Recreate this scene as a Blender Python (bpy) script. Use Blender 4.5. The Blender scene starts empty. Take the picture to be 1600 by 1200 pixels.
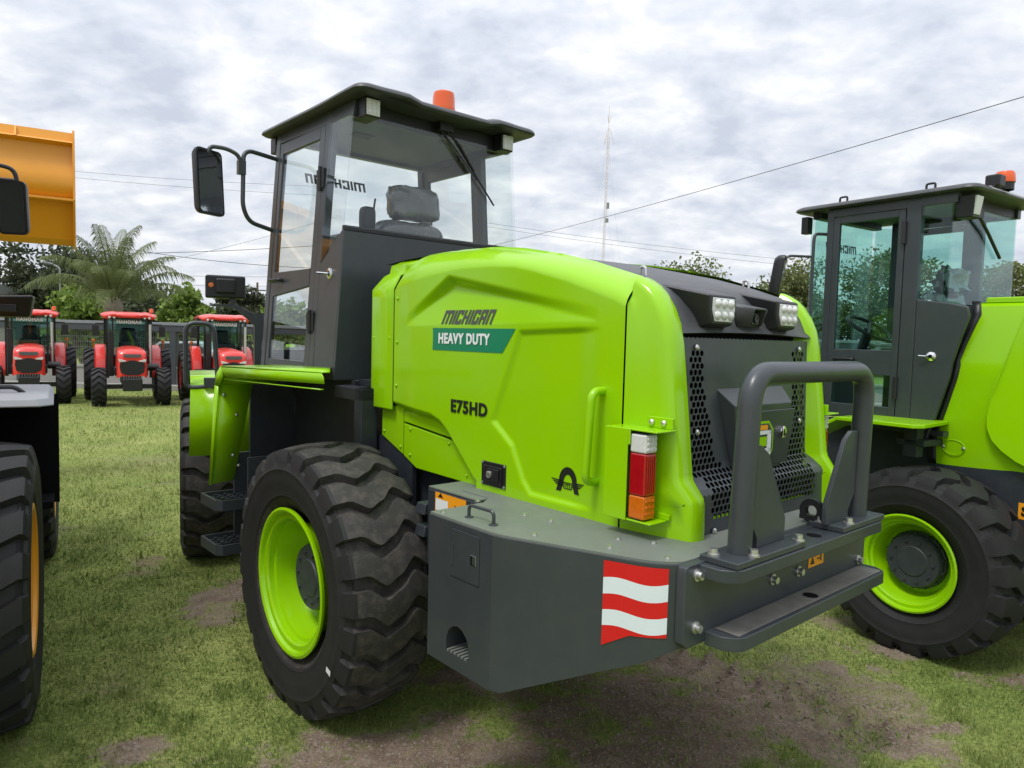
import bpy, math, random
import numpy as np
from mathutils import Vector, Matrix
random.seed(7)
rng = np.random.default_rng(11)
SC = bpy.context.scene
COL = SC.collection
rad = math.radians

# ------------------------------------------------------------------ camera
F_PX, PITCH, ROLL, EYE = 1125.0, math.atan(71.4 / 1125.0), 0.026, 1.815
fw = Vector((0, math.cos(PITCH), -math.sin(PITCH)))
u0 = Vector((1, 0, 0)).cross(fw)
rt = Vector((1, 0, 0)) * math.cos(ROLL) + u0 * math.sin(ROLL)
up = rt.cross(fw)
cam_d = bpy.data.cameras.new('camera')
cam = bpy.data.objects.new('camera', cam_d)
COL.objects.link(cam)
m3 = Matrix((rt, up, -fw)).transposed()
cam.matrix_world = Matrix.Translation((0, 0, EYE)) @ m3.to_4x4()
cam_d.sensor_width = 36.0
cam_d.lens = F_PX * 36.0 / 1600.0
cam_d.clip_start = 0.05
cam_d.clip_end = 3000
SC.camera = cam

# ------------------------------------------------------------------ sky and sun (overcast)
SUN_EL, SUN_AZ = rad(62), rad(-140)      # azimuth clockwise from +Y (behind, to the left of the camera)
world = bpy.data.worlds.new('World')
SC.world = world
world.use_nodes = True
wn, wl = world.node_tree.nodes, world.node_tree.links
wn.clear()
w_out = wn.new('ShaderNodeOutputWorld')
w_mix = wn.new('ShaderNodeMixShader'); w_mix.inputs[0].default_value = 0.93
sky = wn.new('ShaderNodeTexSky'); sky.sky_type = 'NISHITA'; sky.sun_disc = False
sky.sun_elevation = SUN_EL; sky.sun_rotation = SUN_AZ
bg1 = wn.new('ShaderNodeBackground'); bg1.inputs[1].default_value = 0.09
bg2 = wn.new('ShaderNodeBackground'); bg2.inputs[1].default_value = 1.0
wl.new(sky.outputs[0], bg1.inputs[0])
tc = wn.new('ShaderNodeTexCoord')
sep = wn.new('ShaderNodeSeparateXYZ'); wl.new(tc.outputs['Generated'], sep.inputs[0])
def wmath(op, a, b=None):
    n = wn.new('ShaderNodeMath'); n.operation = op
    for i, s in enumerate((a, b)):
        if s is None: continue
        if isinstance(s, (int, float)): n.inputs[i].default_value = s
        else: wl.new(s, n.inputs[i])
    return n.outputs[0]
zc = wmath('MAXIMUM', sep.outputs[2], 0.0)
den = wmath('ADD', zc, 0.34)
cx = wmath('DIVIDE', sep.outputs[0], den)
cy = wmath('DIVIDE', sep.outputs[1], den)
comb = wn.new('ShaderNodeCombineXYZ'); wl.new(cx, comb.inputs[0]); wl.new(cy, comb.inputs[1])
def wnoise(scale, detail, rough, dist, off, sx=1.0, sy=1.0):
    mp = wn.new('ShaderNodeMapping'); wl.new(comb.outputs[0], mp.inputs[0])
    mp.inputs['Location'].default_value = off
    mp.inputs['Scale'].default_value = (sx, sy, 1)
    n = wn.new('ShaderNodeTexNoise'); wl.new(mp.outputs[0], n.inputs['Vector'])
    n.inputs['Scale'].default_value = scale; n.inputs['Detail'].default_value = detail
    n.inputs['Roughness'].default_value = rough; n.inputs['Distortion'].default_value = dist
    return n.outputs['Fac']
n1 = wnoise(4.4, 9, 0.56, 0.25, (3.1, 1.7, 0))
n2 = wnoise(9.5, 8, 0.56, 0.2, (8.2, 4.4, 2), 0.85, 1.15)
mixf = wmath('ADD', wmath('MULTIPLY', n1, 0.55), wmath('MULTIPLY', n2, 0.45))
ramp = wn.new('ShaderNodeValToRGB'); wl.new(mixf, ramp.inputs[0])
cr = ramp.color_ramp
cr.elements[0].position = 0.38; cr.elements[0].color = (0.50, 0.54, 0.625, 1)
cr.elements[1].position = 0.62; cr.elements[1].color = (0.86, 0.87, 0.885, 1)
e = cr.elements.new(0.46); e.color = (0.605, 0.64, 0.71, 1)
e = cr.elements.new(0.53); e.color = (0.70, 0.72, 0.765, 1)
# overcast dome: brighter towards the zenith
grad = wmath('ADD', wmath('ADD', 0.90, wmath('MULTIPLY', zc, 0.22)), wmath('MULTIPLY', wmath('POWER', zc, 3.0), 1.15))
vm = wn.new('ShaderNodeVectorMath'); vm.operation = 'SCALE'
wl.new(ramp.outputs[0], vm.inputs[0]); wl.new(grad, vm.inputs['Scale'])
wl.new(vm.outputs[0], bg2.inputs[0])
wl.new(bg1.outputs[0], w_mix.inputs[1]); wl.new(bg2.outputs[0], w_mix.inputs[2])
wl.new(w_mix.outputs[0], w_out.inputs[0])

sun_d = bpy.data.lights.new('sun', 'SUN')
sun_d.energy = 1.5; sun_d.angle = rad(14); sun_d.color = (1.0, 0.97, 0.92)
sun = bpy.data.objects.new('sun', sun_d); COL.objects.link(sun)
sd = Vector((math.sin(SUN_AZ) * math.cos(SUN_EL), math.cos(SUN_AZ) * math.cos(SUN_EL), math.sin(SUN_EL)))
sun.rotation_euler = sd.to_track_quat('Z', 'Y').to_euler()
sun.location = sd * 50
vs = SC.view_settings
vs.view_transform = 'Standard'; vs.look = 'None'; vs.exposure = 0.42; vs.gamma = 1.0
vs.use_curve_mapping = False
SC.render.engine = 'CYCLES'
SC.cycles.transparent_max_bounces = 16
SC.cycles.max_bounces = 6
SC.cycles.diffuse_bounces = 3
SC.cycles.glossy_bounces = 3

# ------------------------------------------------------------------ materials
def mat(name, col, rough=0.5, metal=0.0, coat=0.0, var=0.08, vscale=6.0, dust=0.0, dustcol=(0.30, 0.27, 0.22), bump=0.0, bscale=200.0, spec=0.5):
    m = bpy.data.materials.new(name); m.use_nodes = True
    nt = m.node_tree; nd, lk = nt.nodes, nt.links
    p = nd['Principled BSDF']
    p.inputs['Roughness'].default_value = rough
    p.inputs['Metallic'].default_value = metal
    p.inputs['Coat Weight'].default_value = coat
    p.inputs['Coat Roughness'].default_value = 0.08
    p.inputs['Specular IOR Level'].default_value = spec
    t = nd.new('ShaderNodeTexCoord')
    nz = nd.new('ShaderNodeTexNoise'); lk.new(t.outputs['Object'], nz.inputs['Vector'])
    nz.inputs['Scale'].default_value = vscale; nz.inputs['Detail'].default_value = 6; nz.inputs['Roughness'].default_value = 0.6
    mx = nd.new('ShaderNodeMix'); mx.data_type = 'RGBA'
    lk.new(nz.outputs['Fac'], mx.inputs[0])
    mx.inputs[6].default_value = tuple(c * (1 - var) for c in col) + (1,)
    mx.inputs[7].default_value = tuple(min(1, c * (1 + var)) for c in col) + (1,)
    out = mx.outputs[2]
    if dust > 0:
        n2 = nd.new('ShaderNodeTexNoise'); lk.new(t.outputs['Object'], n2.inputs['Vector'])
        n2.inputs['Scale'].default_value = vscale * 2.7; n2.inputs['Detail'].default_value = 8; n2.inputs['Roughness'].default_value = 0.7
        mr = nd.new('ShaderNodeMapRange'); lk.new(n2.outputs['Fac'], mr.inputs[0])
        mr.inputs[1].default_value = 0.45; mr.inputs[2].default_value = 0.75; mr.inputs[4].default_value = dust
        m2 = nd.new('ShaderNodeMix'); m2.data_type = 'RGBA'
        lk.new(mr.outputs[0], m2.inputs[0]); lk.new(out, m2.inputs[6]); m2.inputs[7].default_value = dustcol + (1,)
        out = m2.outputs[2]
    lk.new(out, p.inputs['Base Color'])
    rr = nd.new('ShaderNodeMapRange'); lk.new(nz.outputs['Fac'], rr.inputs[0])
    rr.inputs[3].default_value = max(0.02, rough - 0.07); rr.inputs[4].default_value = min(1, rough + 0.07)
    lk.new(rr.outputs[0], p.inputs['Roughness'])
    if bump > 0:
        n3 = nd.new('ShaderNodeTexNoise'); lk.new(t.outputs['Object'], n3.inputs['Vector'])
        n3.inputs['Scale'].default_value = bscale; n3.inputs['Detail'].default_value = 3
        b = nd.new('ShaderNodeBump'); b.inputs['Strength'].default_value = bump; b.inputs['Distance'].default_value = 0.004
        lk.new(n3.outputs['Fac'], b.inputs['Height']); lk.new(b.outputs[0], p.inputs['Normal'])
    return m

def glass(name, tint, refl=1.5):
    m = bpy.data.materials.new(name); m.use_nodes = True
    nd, lk = m.node_tree.nodes, m.node_tree.links
    nd.clear()
    o = nd.new('ShaderNodeOutputMaterial'); mx = nd.new('ShaderNodeMixShader')
    tr = nd.new('ShaderNodeBsdfTransparent'); tr.inputs[0].default_value = tint + (1,)
    gl = nd.new('ShaderNodeBsdfGlossy'); gl.inputs['Roughness'].default_value = 0.01; gl.inputs[0].default_value = (0.95, 0.97, 1, 1)
    lw = nd.new('ShaderNodeLayerWeight'); lw.inputs[0].default_value = 0.5
    pw = nd.new('ShaderNodeMath'); pw.operation = 'POWER'; lk.new(lw.outputs['Facing'], pw.inputs[0]); pw.inputs[1].default_value = 4.6
    ml = nd.new('ShaderNodeMath'); ml.operation = 'MULTIPLY_ADD'; lk.new(pw.outputs[0], ml.inputs[0]); ml.inputs[1].default_value = 0.85; ml.inputs[2].default_value = 0.035
    lk.new(ml.outputs[0], mx.inputs[0]); lk.new(tr.outputs[0], mx.inputs[1]); lk.new(gl.outputs[0], mx.inputs[2])
    lk.new(mx.outputs[0], o.inputs[0])
    return m

M = {}
M['lime'] = mat('lime_paint', (0.272, 0.560, 0.001), 0.19, coat=0.0, var=0.025, vscale=2.5, dust=0.03, bump=0.02, bscale=40, spec=0.5)
M['gray'] = mat('charcoal_paint', (0.038, 0.045, 0.052), 0.36, coat=0.08, var=0.16, vscale=3.5, dust=0.12, dustcol=(0.12, 0.115, 0.10), bump=0.06, bscale=90)
M['roofgray'] = mat('roof_plastic', (0.052, 0.055, 0.059), 0.45, var=0.1, vscale=4, dust=0.1)
M['deck'] = mat('dusty_deck_plate', (0.15, 0.168, 0.148), 0.5, var=0.18, vscale=5, dust=0.35, dustcol=(0.22, 0.215, 0.18), bump=0.1, bscale=60)
M['navy'] = mat('dark_frame_paint', (0.022, 0.027, 0.036), 0.5, var=0.15, vscale=5, dust=0.05)
M['black'] = mat('black_plastic', (0.011, 0.011, 0.013), 0.40, var=0.15, vscale=12, dust=0.0, bump=0.15, bscale=300)
M['void'] = mat('deep_shade_black', (0.006, 0.006, 0.007), 0.9, spec=0.1)  # near-black colour standing in for shade inside, behind and under parts
M['rubber'] = mat('tyre_rubber', (0.038, 0.036, 0.034), 0.70, var=0.25, vscale=7, dust=0.6, dustcol=(0.135, 0.116, 0.096), bump=0.35, bscale=120, spec=0.3)
M['rubber2'] = mat('clean_tyre_rubber', (0.020, 0.020, 0.021), 0.62, var=0.2, vscale=8, dust=0.10, dustcol=(0.07, 0.065, 0.06), bump=0.3, bscale=140, spec=0.3)
M['hub'] = mat('hub_paint', (0.035, 0.042, 0.048), 0.5, var=0.1, dust=0.08)
M['steel'] = mat('zinc_steel', (0.62, 0.62, 0.60), 0.32, metal=0.9, var=0.15, vscale=60)
M['chrome'] = mat('chrome', (0.75, 0.75, 0.75), 0.12, metal=1.0, var=0.03)
M['mirror'] = mat('mirror_glass', (0.55, 0.57, 0.6), 0.03, metal=1.0, var=0.02)
M['orange'] = mat('beacon_orange', (0.76, 0.095, 0.0), 0.22, coat=0.5, var=0.05)
M['amber'] = mat('amber_lens', (0.58, 0.13, 0.004), 0.2, coat=0.4, var=0.25, vscale=60)
M['redlens'] = mat('red_lens', (0.36, 0.004, 0.008), 0.15, coat=0.6, var=0.3, vscale=40)
M['clearlens'] = mat('clear_lens', (0.62, 0.62, 0.60), 0.18, coat=0.5, var=0.2, vscale=80)
M['lampface'] = mat('lamp_face', (0.60, 0.61, 0.60), 0.3, coat=0.4, var=0.2, vscale=90)
M['white'] = mat('white_decal', (0.74, 0.76, 0.78), 0.4, var=0.03)
M['reflwhite'] = mat('reflective_white', (0.68, 0.75, 0.79), 0.3, coat=0.2, var=0.04)
M['reflred'] = mat('reflective_red', (0.60, 0.004, 0.012), 0.25, coat=0.3, var=0.08, vscale=12)
M['teal'] = mat('green_decal', (0.0, 0.20, 0.095), 0.35, var=0.04)
M['ink'] = mat('black_decal', (0.012, 0.014, 0.010), 0.4)
M['inkgray'] = mat('gray_decal', (0.055, 0.062, 0.055), 0.4)
M['warn'] = mat('warning_orange', (0.85, 0.33, 0.01), 0.45, var=0.05)
M['yellow'] = mat('amber_yellow_paint', (0.74, 0.31, 0.012), 0.4, coat=0.2, var=0.06, vscale=2, dust=0.04)
M['red'] = mat('tractor_red_paint', (0.70, 0.034, 0.022), 0.3, coat=0.5, var=0.04)
M['plasticwrap'] = mat('plastic_wrapped_seat', (0.13, 0.13, 0.135), 0.26, coat=0.8, var=0.55, vscale=14, bump=0.9, bscale=22)
M['headliner'] = mat('headliner', (0.20, 0.205, 0.20), 0.8, var=0.05)
M['interior'] = mat('interior_gray', (0.09, 0.092, 0.095), 0.7, var=0.1)
M['glass'] = glass('clear_glass', (0.945, 0.965, 0.957))
M['glassgreen'] = glass('green_tinted_glass', (0.76, 0.90, 0.865))
M['concrete'] = mat('concrete', (0.30, 0.29, 0.27), 0.85, var=0.25, vscale=1.5, dust=0.3, dustcol=(0.18, 0.17, 0.15))
M['fence'] = mat('fence_paint', (0.055, 0.06, 0.07), 0.5, var=0.1)
M['galv'] = mat('galvanised_wire', (0.25, 0.26, 0.26), 0.5, metal=0.3)
M['bark'] = mat('bark', (0.13, 0.105, 0.08), 0.9, var=0.4, vscale=8, bump=0.8, bscale=20)
M['palmbark'] = mat('palm_bark', (0.22, 0.18, 0.14), 0.9, var=0.45, vscale=9, bump=0.8, bscale=20)
M['masthaze'] = mat('mast_hazed_red_white', (0.72, 0.62, 0.62), 0.7)  # paled so the distance haze is part of the mast's colour
M['wire'] = mat('cable', (0.05, 0.05, 0.055), 0.6)
M['wall'] = mat('pale_render', (0.55, 0.53, 0.50), 0.9, var=0.1)

def leafmat(name, c1, c2):
    m = bpy.data.materials.new(name); m.use_nodes = True
    nd, lk = m.node_tree.nodes, m.node_tree.links
    p = nd['Principled BSDF']; p.inputs['Roughness'].default_value = 0.6
    p.inputs['Specular IOR Level'].default_value = 0.25
    a = nd.new('ShaderNodeAttribute'); a.attribute_name = 'tone'
    mx = nd.new('ShaderNodeMix'); mx.data_type = 'RGBA'
    lk.new(a.outputs['Fac'], mx.inputs[0]); mx.inputs[6].default_value = c1 + (1,); mx.inputs[7].default_value = c2 + (1,)
    lk.new(mx.outputs[2], p.inputs['Base Color'])
    tl = nd.new('ShaderNodeBsdfTranslucent'); lk.new(mx.outputs[2], tl.inputs[0])
    ms = nd.new('ShaderNodeMixShader'); ms.inputs[0].default_value = 0.3
    lk.new(p.outputs[0], ms.inputs[1]); lk.new(tl.outputs[0], ms.inputs[2])
    lk.new(ms.outputs[0], nd['Material Output'].inputs[0])
    return m
M['leaf_dark'] = leafmat('leaf_dark', (0.035, 0.046, 0.026), (0.105, 0.122, 0.060))
M['leaf_mid'] = leafmat('leaf_mid', (0.085, 0.112, 0.036), (0.25, 0.275, 0.105))
M['leaf_light'] = leafmat('leaf_light', (0.10, 0.17, 0.025), (0.27, 0.36, 0.08))
M['leaf_palm'] = leafmat('leaf_palm', (0.065, 0.092, 0.032), (0.22, 0.25, 0.10))
M['grass'] = leafmat('grass_blade', (0.098, 0.170, 0.032), (0.37, 0.40, 0.135))

# ------------------------------------------------------------------ mesh builder
class MB:
    def __init__(s): s.v = []; s.f = []
    def add(s, vs, fs):
        o = len(s.v); s.v.extend([tuple(map(float, p)) for p in vs]); s.f.extend([tuple(i + o for i in f) for f in fs]); return s
    def box(s, x0, x1, y0, y1, z0, z1):
        return s.add([(x0,y0,z0),(x1,y0,z0),(x1,y1,z0),(x0,y1,z0),(x0,y0,z1),(x1,y0,z1),(x1,y1,z1),(x0,y1,z1)],
                     [(0,3,2,1),(4,5,6,7),(0,1,5,4),(1,2,6,5),(2,3,7,6),(3,0,4,7)])
    def hexa(s, p):  # 8 corners: bottom 4 ccw, top 4 ccw
        return s.add(p, [(0,3,2,1),(4,5,6,7),(0,1,5,4),(1,2,6,5),(2,3,7,6),(3,0,4,7)])
    def prism(s, poly, axis, a, b):
        n = len(poly)
        def P(q, t):
            return (t, q[0], q[1]) if axis == 'x' else ((q[0], t, q[1]) if axis == 'y' else (q[0], q[1], t))
        vs = [P(q, a) for q in poly] + [P(q, b) for q in poly]
        fs = [tuple(range(n - 1, -1, -1)), tuple(range(n, 2 * n))] + [(i, (i + 1) % n, n + (i + 1) % n, n + i) for i in range(n)]
        return s.add(vs, fs)
    def tube(s, pts, r, n=12, cap=True):
        pts = [Vector(p) for p in pts]; k = len(pts)
        rs = r if isinstance(r, (list, tuple)) else [r] * k
        T = [(pts[min(i + 1, k - 1)] - pts[max(i - 1, 0)]).normalized() for i in range(k)]
        a = Vector((0, 0, 1)) if abs(T[0].z) < 0.9 else Vector((1, 0, 0))
        N = (a - T[0] * a.dot(T[0])).normalized()
        vs, fs = [], []
        for i in range(k):
            if i:
                N = (N - T[i] * N.dot(T[i])).normalized()
            B = T[i].cross(N)
            for j in range(n):
                t = 2 * math.pi * j / n
                vs.append(pts[i] + (N * math.cos(t) + B * math.sin(t)) * rs[i])
        for i in range(k - 1):
            for j in range(n):
                fs.append((i*n+j, i*n+(j+1)%n, (i+1)*n+(j+1)%n, (i+1)*n+j))
        if cap:
            fs.append(tuple(range(n - 1, -1, -1))); fs.append(tuple((k-1)*n + j for j in range(n)))
        return s.add(vs, fs)
    def lathe(s, prof, c=(0,0,0), axis='x', n=40, caps=False):
        vs, fs = [], []; k = len(prof)
        for (a, r) in prof:
            for j in range(n):
                t = 2 * math.pi * j / n
                q = (a, r*math.cos(t), r*math.sin(t))
                if axis == 'y': q = (q[1], q[0], q[2])
                if axis == 'z': q = (q[1], q[2], q[0])
                vs.append((c[0]+q[0], c[1]+q[1], c[2]+q[2]))
        for i in range(k - 1):
            for j in range(n):
                fs.append((i*n+j, i*n+(j+1)%n, (i+1)*n+(j+1)%n, (i+1)*n+j))
        if caps:
            fs.append(tuple(range(n))); fs.append(tuple((k-1)*n + j for j in range(n)))
        return s.add(vs, fs)
    def grid(s, P):  # P[i][j] points
        ni, nj = len(P), len(P[0])
        vs = [q for row in P for q in row]
        fs = [(i*nj+j, i*nj+j+1, (i+1)*nj+j+1, (i+1)*nj+j) for i in range(ni-1) for j in range(nj-1)]
        return s.add(vs, fs)
    def mesh(s, name, m, angle=35):
        me = bpy.data.meshes.new(name)
        me.from_pydata(s.v, [], s.f); me.update()
        if m: me.materials.append(m if not isinstance(m, str) else M[m])
        me.polygons.foreach_set('use_smooth', [True] * len(me.polygons))
        me.set_sharp_from_angle(angle=rad(angle))
        return me
    def build(s, name, m, parent=None, bevel=0.0, angle=35, label=None, seg=2, kind=None):
        o = bpy.data.objects.new(name, s.mesh(name, m, angle)); COL.objects.link(o)
        if parent: o.parent = parent
        if bevel:
            b = o.modifiers.new('bevel', 'BEVEL'); b.width = bevel; b.segments = seg; b.limit_method = 'ANGLE'; b.angle_limit = rad(40)
            b.harden_normals = True
        if label: o['label'] = label
        if kind: o['kind'] = kind
        return o

def inst(me, name, parent, loc=(0,0,0), rot=(0,0,0), label=None):
    o = bpy.data.objects.new(name, me); COL.objects.link(o)
    o.parent = parent; o.location = loc; o.rotation_euler = rot
    if label: o['label'] = label
    return o
def thing(name, label, cat, loc=(0,0,0), rz=0.0, group=None):
    o = bpy.data.objects.new(name, None); COL.objects.link(o)
    o.location = loc; o.rotation_euler = (0, 0, rz); o.empty_display_size = 0.2
    o['label'] = label; o['category'] = cat
    if group: o['group'] = group
    return o
def tag(o, label, cat, group=None):
    o['label'] = label; o['category'] = cat
    if group: o['group'] = group
    return o
def copy_tree(o, parent=None):
    c = o.copy(); COL.objects.link(c); c.parent = parent
    for ch in list(o.children): copy_tree(ch, c)
    return c
def fillet(pts, r, seg=6):
    pts = [Vector(p) for p in pts]; out = [pts[0]]
    for i in range(1, len(pts) - 1):
        a, b, c = pts[i-1], pts[i], pts[i+1]
        d1 = (a - b); d2 = (c - b); q = min(r, d1.length*0.49, d2.length*0.49)
        p1 = b + d1.normalized()*q; p2 = b + d2.normalized()*q
        for k in range(seg + 1):
            t = k / seg
            out.append(p1*(1-t)**2 + b*2*t*(1-t) + p2*t*t)
    out.append(pts[-1]); return out
def interp(x, xs, ys):
    return float(np.interp(x, xs, ys))
def sstep(a, b, x):
    t = min(1, max(0, (x - a) / (b - a))); return t*t*(3 - 2*t)
def bolt_mesh(r, h, m='steel', n=6):
    b = MB(); b.lathe([(0, r*1.45), (h*0.25, r*1.45), (h*0.25, r), (h, r*0.92), (h, 0.0001)], axis='z', n=n if n > 6 else 12)
    return b.mesh('bolt', m, 30)
def text(name, body, m, parent, org, right, upv, W, Hh, thick=0.0015, shear=0.0, bold=0.0, label=None):
    cu = bpy.data.curves.new(name, 'FONT'); cu.body = body; cu.shear = shear; cu.offset = bold
    cu.extrude = 0.01; cu.resolution_u = 3; cu.space_character = 1.0 + bold*2.6
    t = bpy.data.objects.new('tmp', cu); COL.objects.link(t)
    dg = bpy.context.evaluated_depsgraph_get()
    me = bpy.data.meshes.new_from_object(t.evaluated_get(dg))
    bpy.data.objects.remove(t); bpy.data.curves.remove(cu)
    co = np.zeros(len(me.vertices)*3); me.vertices.foreach_get('co', co); co = co.reshape(-1, 3)
    mn, mx = co.min(0), co.max(0)
    R, Uv = Vector(right).normalized(), Vector(upv).normalized(); N = R.cross(Uv)
    o0 = Vector(org)
    new = []
    for p in co:
        a = (p[0]-mn[0])/(mx[0]-mn[0])*W; b = (p[1]-mn[1])/(mx[1]-mn[1])*Hh; c = (p[2]-mn[2])/(mx[2]-mn[2])*thick
        new.append(o0 + R*a + Uv*b + N*c)
    me.vertices.foreach_set('co', np.array([tuple(q) for q in new]).ravel()); me.update()
    me.materials.clear(); me.materials.append(M[m])
    o = bpy.data.objects.new(name, me); COL.objects.link(o); o.parent = parent
    if label: o['label'] = label
    return o

# block lettering in the squared style of the maker's logo: strokes two units thick, no diagonals
GLY = {'M': (10, [(0,0,2,9),(4,0,6,7),(8,0,10,9),(2,7,8,9)]), 'I': (2, [(0,0,2,9)]), 'C': (6, [(0,0,2,9),(2,0,6,2),(2,7,6,9),(4,5.8,6,7),(4,2,6,3.2)]),
       'H': (6, [(0,0,2,9),(4,0,6,9),(2,3.6,4,5.4)]), 'G': (6, [(0,0,2,9),(2,0,6,2),(2,7,6,9),(4,2,6,4.6),(4,5.9,6,7)]), 'A': (6, [(0,0,2,9),(4,0,6,9),(2,7,4,9),(2,3,4,4.7)]), 'N': (6, [(0,0,2,9),(4,0,6,9),(2,7,4,9)])}
def block_text(name, body, m, parent, org, right, upv, W, Hh, slant=0.0, label=None, place=None):
    tot = sum(GLY[c][0] for c in body) + len(body)-1
    R, Uv = Vector(right), Vector(upv); b = MB(); x = 0
    for c in body:
        for (x0, y0, x1, y1) in GLY[c][1]:
            n = max(1, int(round(x1-x0)))
            for k in range(n):
                xa, xb = x0+(x1-x0)*k/n, x0+(x1-x0)*(k+1)/n
                q = []
                for (a_, b_) in ((xa,y0),(xb,y0),(xb,y1),(xa,y1)):
                    p_ = Vector(org) + R*((x+a_)/tot*W + slant*b_/9*Hh) + Uv*(b_/9*Hh); q.append(place(p_) if place else p_)
                b.add(q, [(0,1,2,3)])
        x += GLY[c][0]+1
    return b.build(name, m, parent, label=label)

# ------------------------------------------------------------------ noise for terrain
_tab = rng.random((256, 256))
def vnoise(x, y):
    xi, yi = np.floor(x).astype(int), np.floor(y).astype(int)
    fx, fy = x - xi, y - yi
    fx = fx*fx*(3-2*fx); fy = fy*fy*(3-2*fy)
    g = lambda a, b: _tab[a % 256, b % 256]
    return (g(xi, yi)*(1-fx)+g(xi+1, yi)*fx)*(1-fy) + (g(xi, yi+1)*(1-fx)+g(xi+1, yi+1)*fx)*fy
def fbm(x, y, o=5):
    s, a, t = 0, 0.5, 0
    for k in range(o):
        s = s + a*vnoise(x*2**k + 17*k, y*2**k + 31*k); t += a; a *= 0.5
    return s / t
# ------------------------------------------------------------------ ground
HEAD = rad(41.3)
O_L = Vector((-0.184, 4.14, 0))                     # loader origin (rear axle centre on the ground)
VX = Vector((math.cos(HEAD), math.sin(HEAD), 0)); UY = Vector((-math.sin(HEAD), math.cos(HEAD), 0))
def L2W(x, y, z=0.0): return O_L + VX*x + UY*y + Vector((0, 0, z))
PATCH = [(1.15,3.58,.85,.50),(1.55,3.32,.45,.28),(0.6,3.18,1.15,.34),(-.45,3.02,.65,.19),(-1.94,4.85,.16,.42),(-1.50,2.98,.22,.10),
         (2.28,4.22,.24,.13),(2.72,3.88,.3,.10),(-.2,4.6,.9,.9),(-1.1,5.6,.5,.9),(0.9,3.98,.35,.2),(2.0,3.35,.25,.07)]
def dirt_mask(x, y):
    n = fbm(x*1.1+5, y*1.1+9); n2 = fbm(x*4.3+2, y*4.3+1); n3 = fbm(x*13, y*13); n4 = fbm(x*42+3, y*42+8, 3)
    d = np.clip((n*0.55+n2*0.45-0.585)*6, 0, 0.6)
    near = np.clip(1.3-(np.hypot(x, y)-4)/9, 0.25, 1)
    d = d*near
    for (px, py, rx, ry) in PATCH:
        q = ((x-px)/rx)**2 + ((y-py)/ry)**2
        d = np.maximum(d, np.clip((1.0-q*0.8-(n2-0.5)*4.0-(n3-0.5)*2.4-(n4-0.5)*1.2)*1.1, 0, 1))
    return np.clip(d*(0.45+1.4*n3)*(0.65+0.75*n4), 0, 1)
def ground_h(x, y):
    h = (fbm(x*0.8, y*0.8)-0.5)*0.035 + (fbm(x*6, y*6, 4)-0.5)*0.018
    far = np.clip((np.hypot(x, y)-9)/6, 0, 1)
    h = h*(1-far*0.7)
    lx = (x-O_L.x)*VX.x + (y-O_L.y)*VX.y; ly = (x-O_L.x)*UY.x + (y-O_L.y)*UY.y
    # print of the right rear tyre in the bare soil
    inside = (np.clip(1-np.abs((lx-0.92)/0.24)**6, 0, 1))*(np.clip((ly+2.1)/0.2, 0, 1))*np.clip((-0.45-ly)/0.1, 0, 1)
    wave = 0.05*np.sin((lx-0.7)*14)
    ph = np.mod((ly+wave)/0.165, 1.0)
    groove = np.clip(np.minimum(ph, 1-ph)*9-0.8, 0, 1)
    return h - inside*(0.038*groove) + inside*0.018
def axis(lo, hi, step, far, g=1.13):
    a = list(np.arange(lo, hi, step)); s = step; x = a[-1]
    while x < far: s *= g; x += s; a.append(x)
    s = step; x = lo; b = []
    while x > -far: s *= g; x -= s; b.append(x)
    return np.array(b[::-1] + a)
gx = axis(-3.2, 3.8, 0.026, 900); gy = axis(2.2, 6.4, 0.026, 1200)
GX, GY = np.meshgrid(gx, gy)
GZ = ground_h(GX, GY)
GD = dirt_mask(GX, GY)
me = bpy.data.meshes.new('ground')
nx, ny = len(gx), len(gy)
vv = np.stack([GX, GY, GZ], -1).reshape(-1, 3)
ii = np.arange(nx*ny).reshape(ny, nx)
ff = np.stack([ii[:-1, :-1], ii[:-1, 1:], ii[1:, 1:], ii[1:, :-1]], -1).reshape(-1, 4)
me.vertices.add(len(vv)); me.vertices.foreach_set('co', vv.ravel())
me.loops.add(ff.size); me.loops.foreach_set('vertex_index', ff.ravel())
me.polygons.add(len(ff)); me.polygons.foreach_set('loop_start', np.arange(0, ff.size, 4)); me.polygons.foreach_set('loop_total', np.full(len(ff), 4))
me.update(calc_edges=True)
me.polygons.foreach_set('use_smooth', [True]*len(ff))
at = me.attributes.new('dirt', 'FLOAT', 'POINT'); at.data.foreach_set('value', GD.ravel())
gm = bpy.data.materials.new('lawn_soil'); gm.use_nodes = True
nd, lk = gm.node_tree.nodes, gm.node_tree.links; p = nd['Principled BSDF']; p.inputs['Roughness'].default_value = 0.95; p.inputs['Specular IOR Level'].default_value = 0.15
tcg = nd.new('ShaderNodeTexCoord'); atn = nd.new('ShaderNodeAttribute'); atn.attribute_name = 'dirt'
def gnoise(s, d, r=0.6):
    n = nd.new('ShaderNodeTexNoise'); lk.new(tcg.outputs['Object'], n.inputs['Vector']); n.inputs['Scale'].default_value = s; n.inputs['Detail'].default_value = d; n.inputs['Roughness'].default_value = r; return n.outputs['Fac']
def gramp(src, stops):
    r = nd.new('ShaderNodeValToRGB'); lk.new(src, r.inputs[0]); el = r.color_ramp.elements
    el[0].position, el[0].color = stops[0][0], stops[0][1]+(1,); el[1].position, el[1].color = stops[-1][0], stops[-1][1]+(1,)
    for q, c in stops[1:-1]: e_ = el.new(q); e_.color = c+(1,)
    return r.outputs[0]
gr1 = gramp(gnoise(0.9, 8), [(0.30, (0.195, 0.258, 0.066)), (0.5, (0.255, 0.310, 0.092)), (0.68, (0.34, 0.37, 0.13))])
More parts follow.
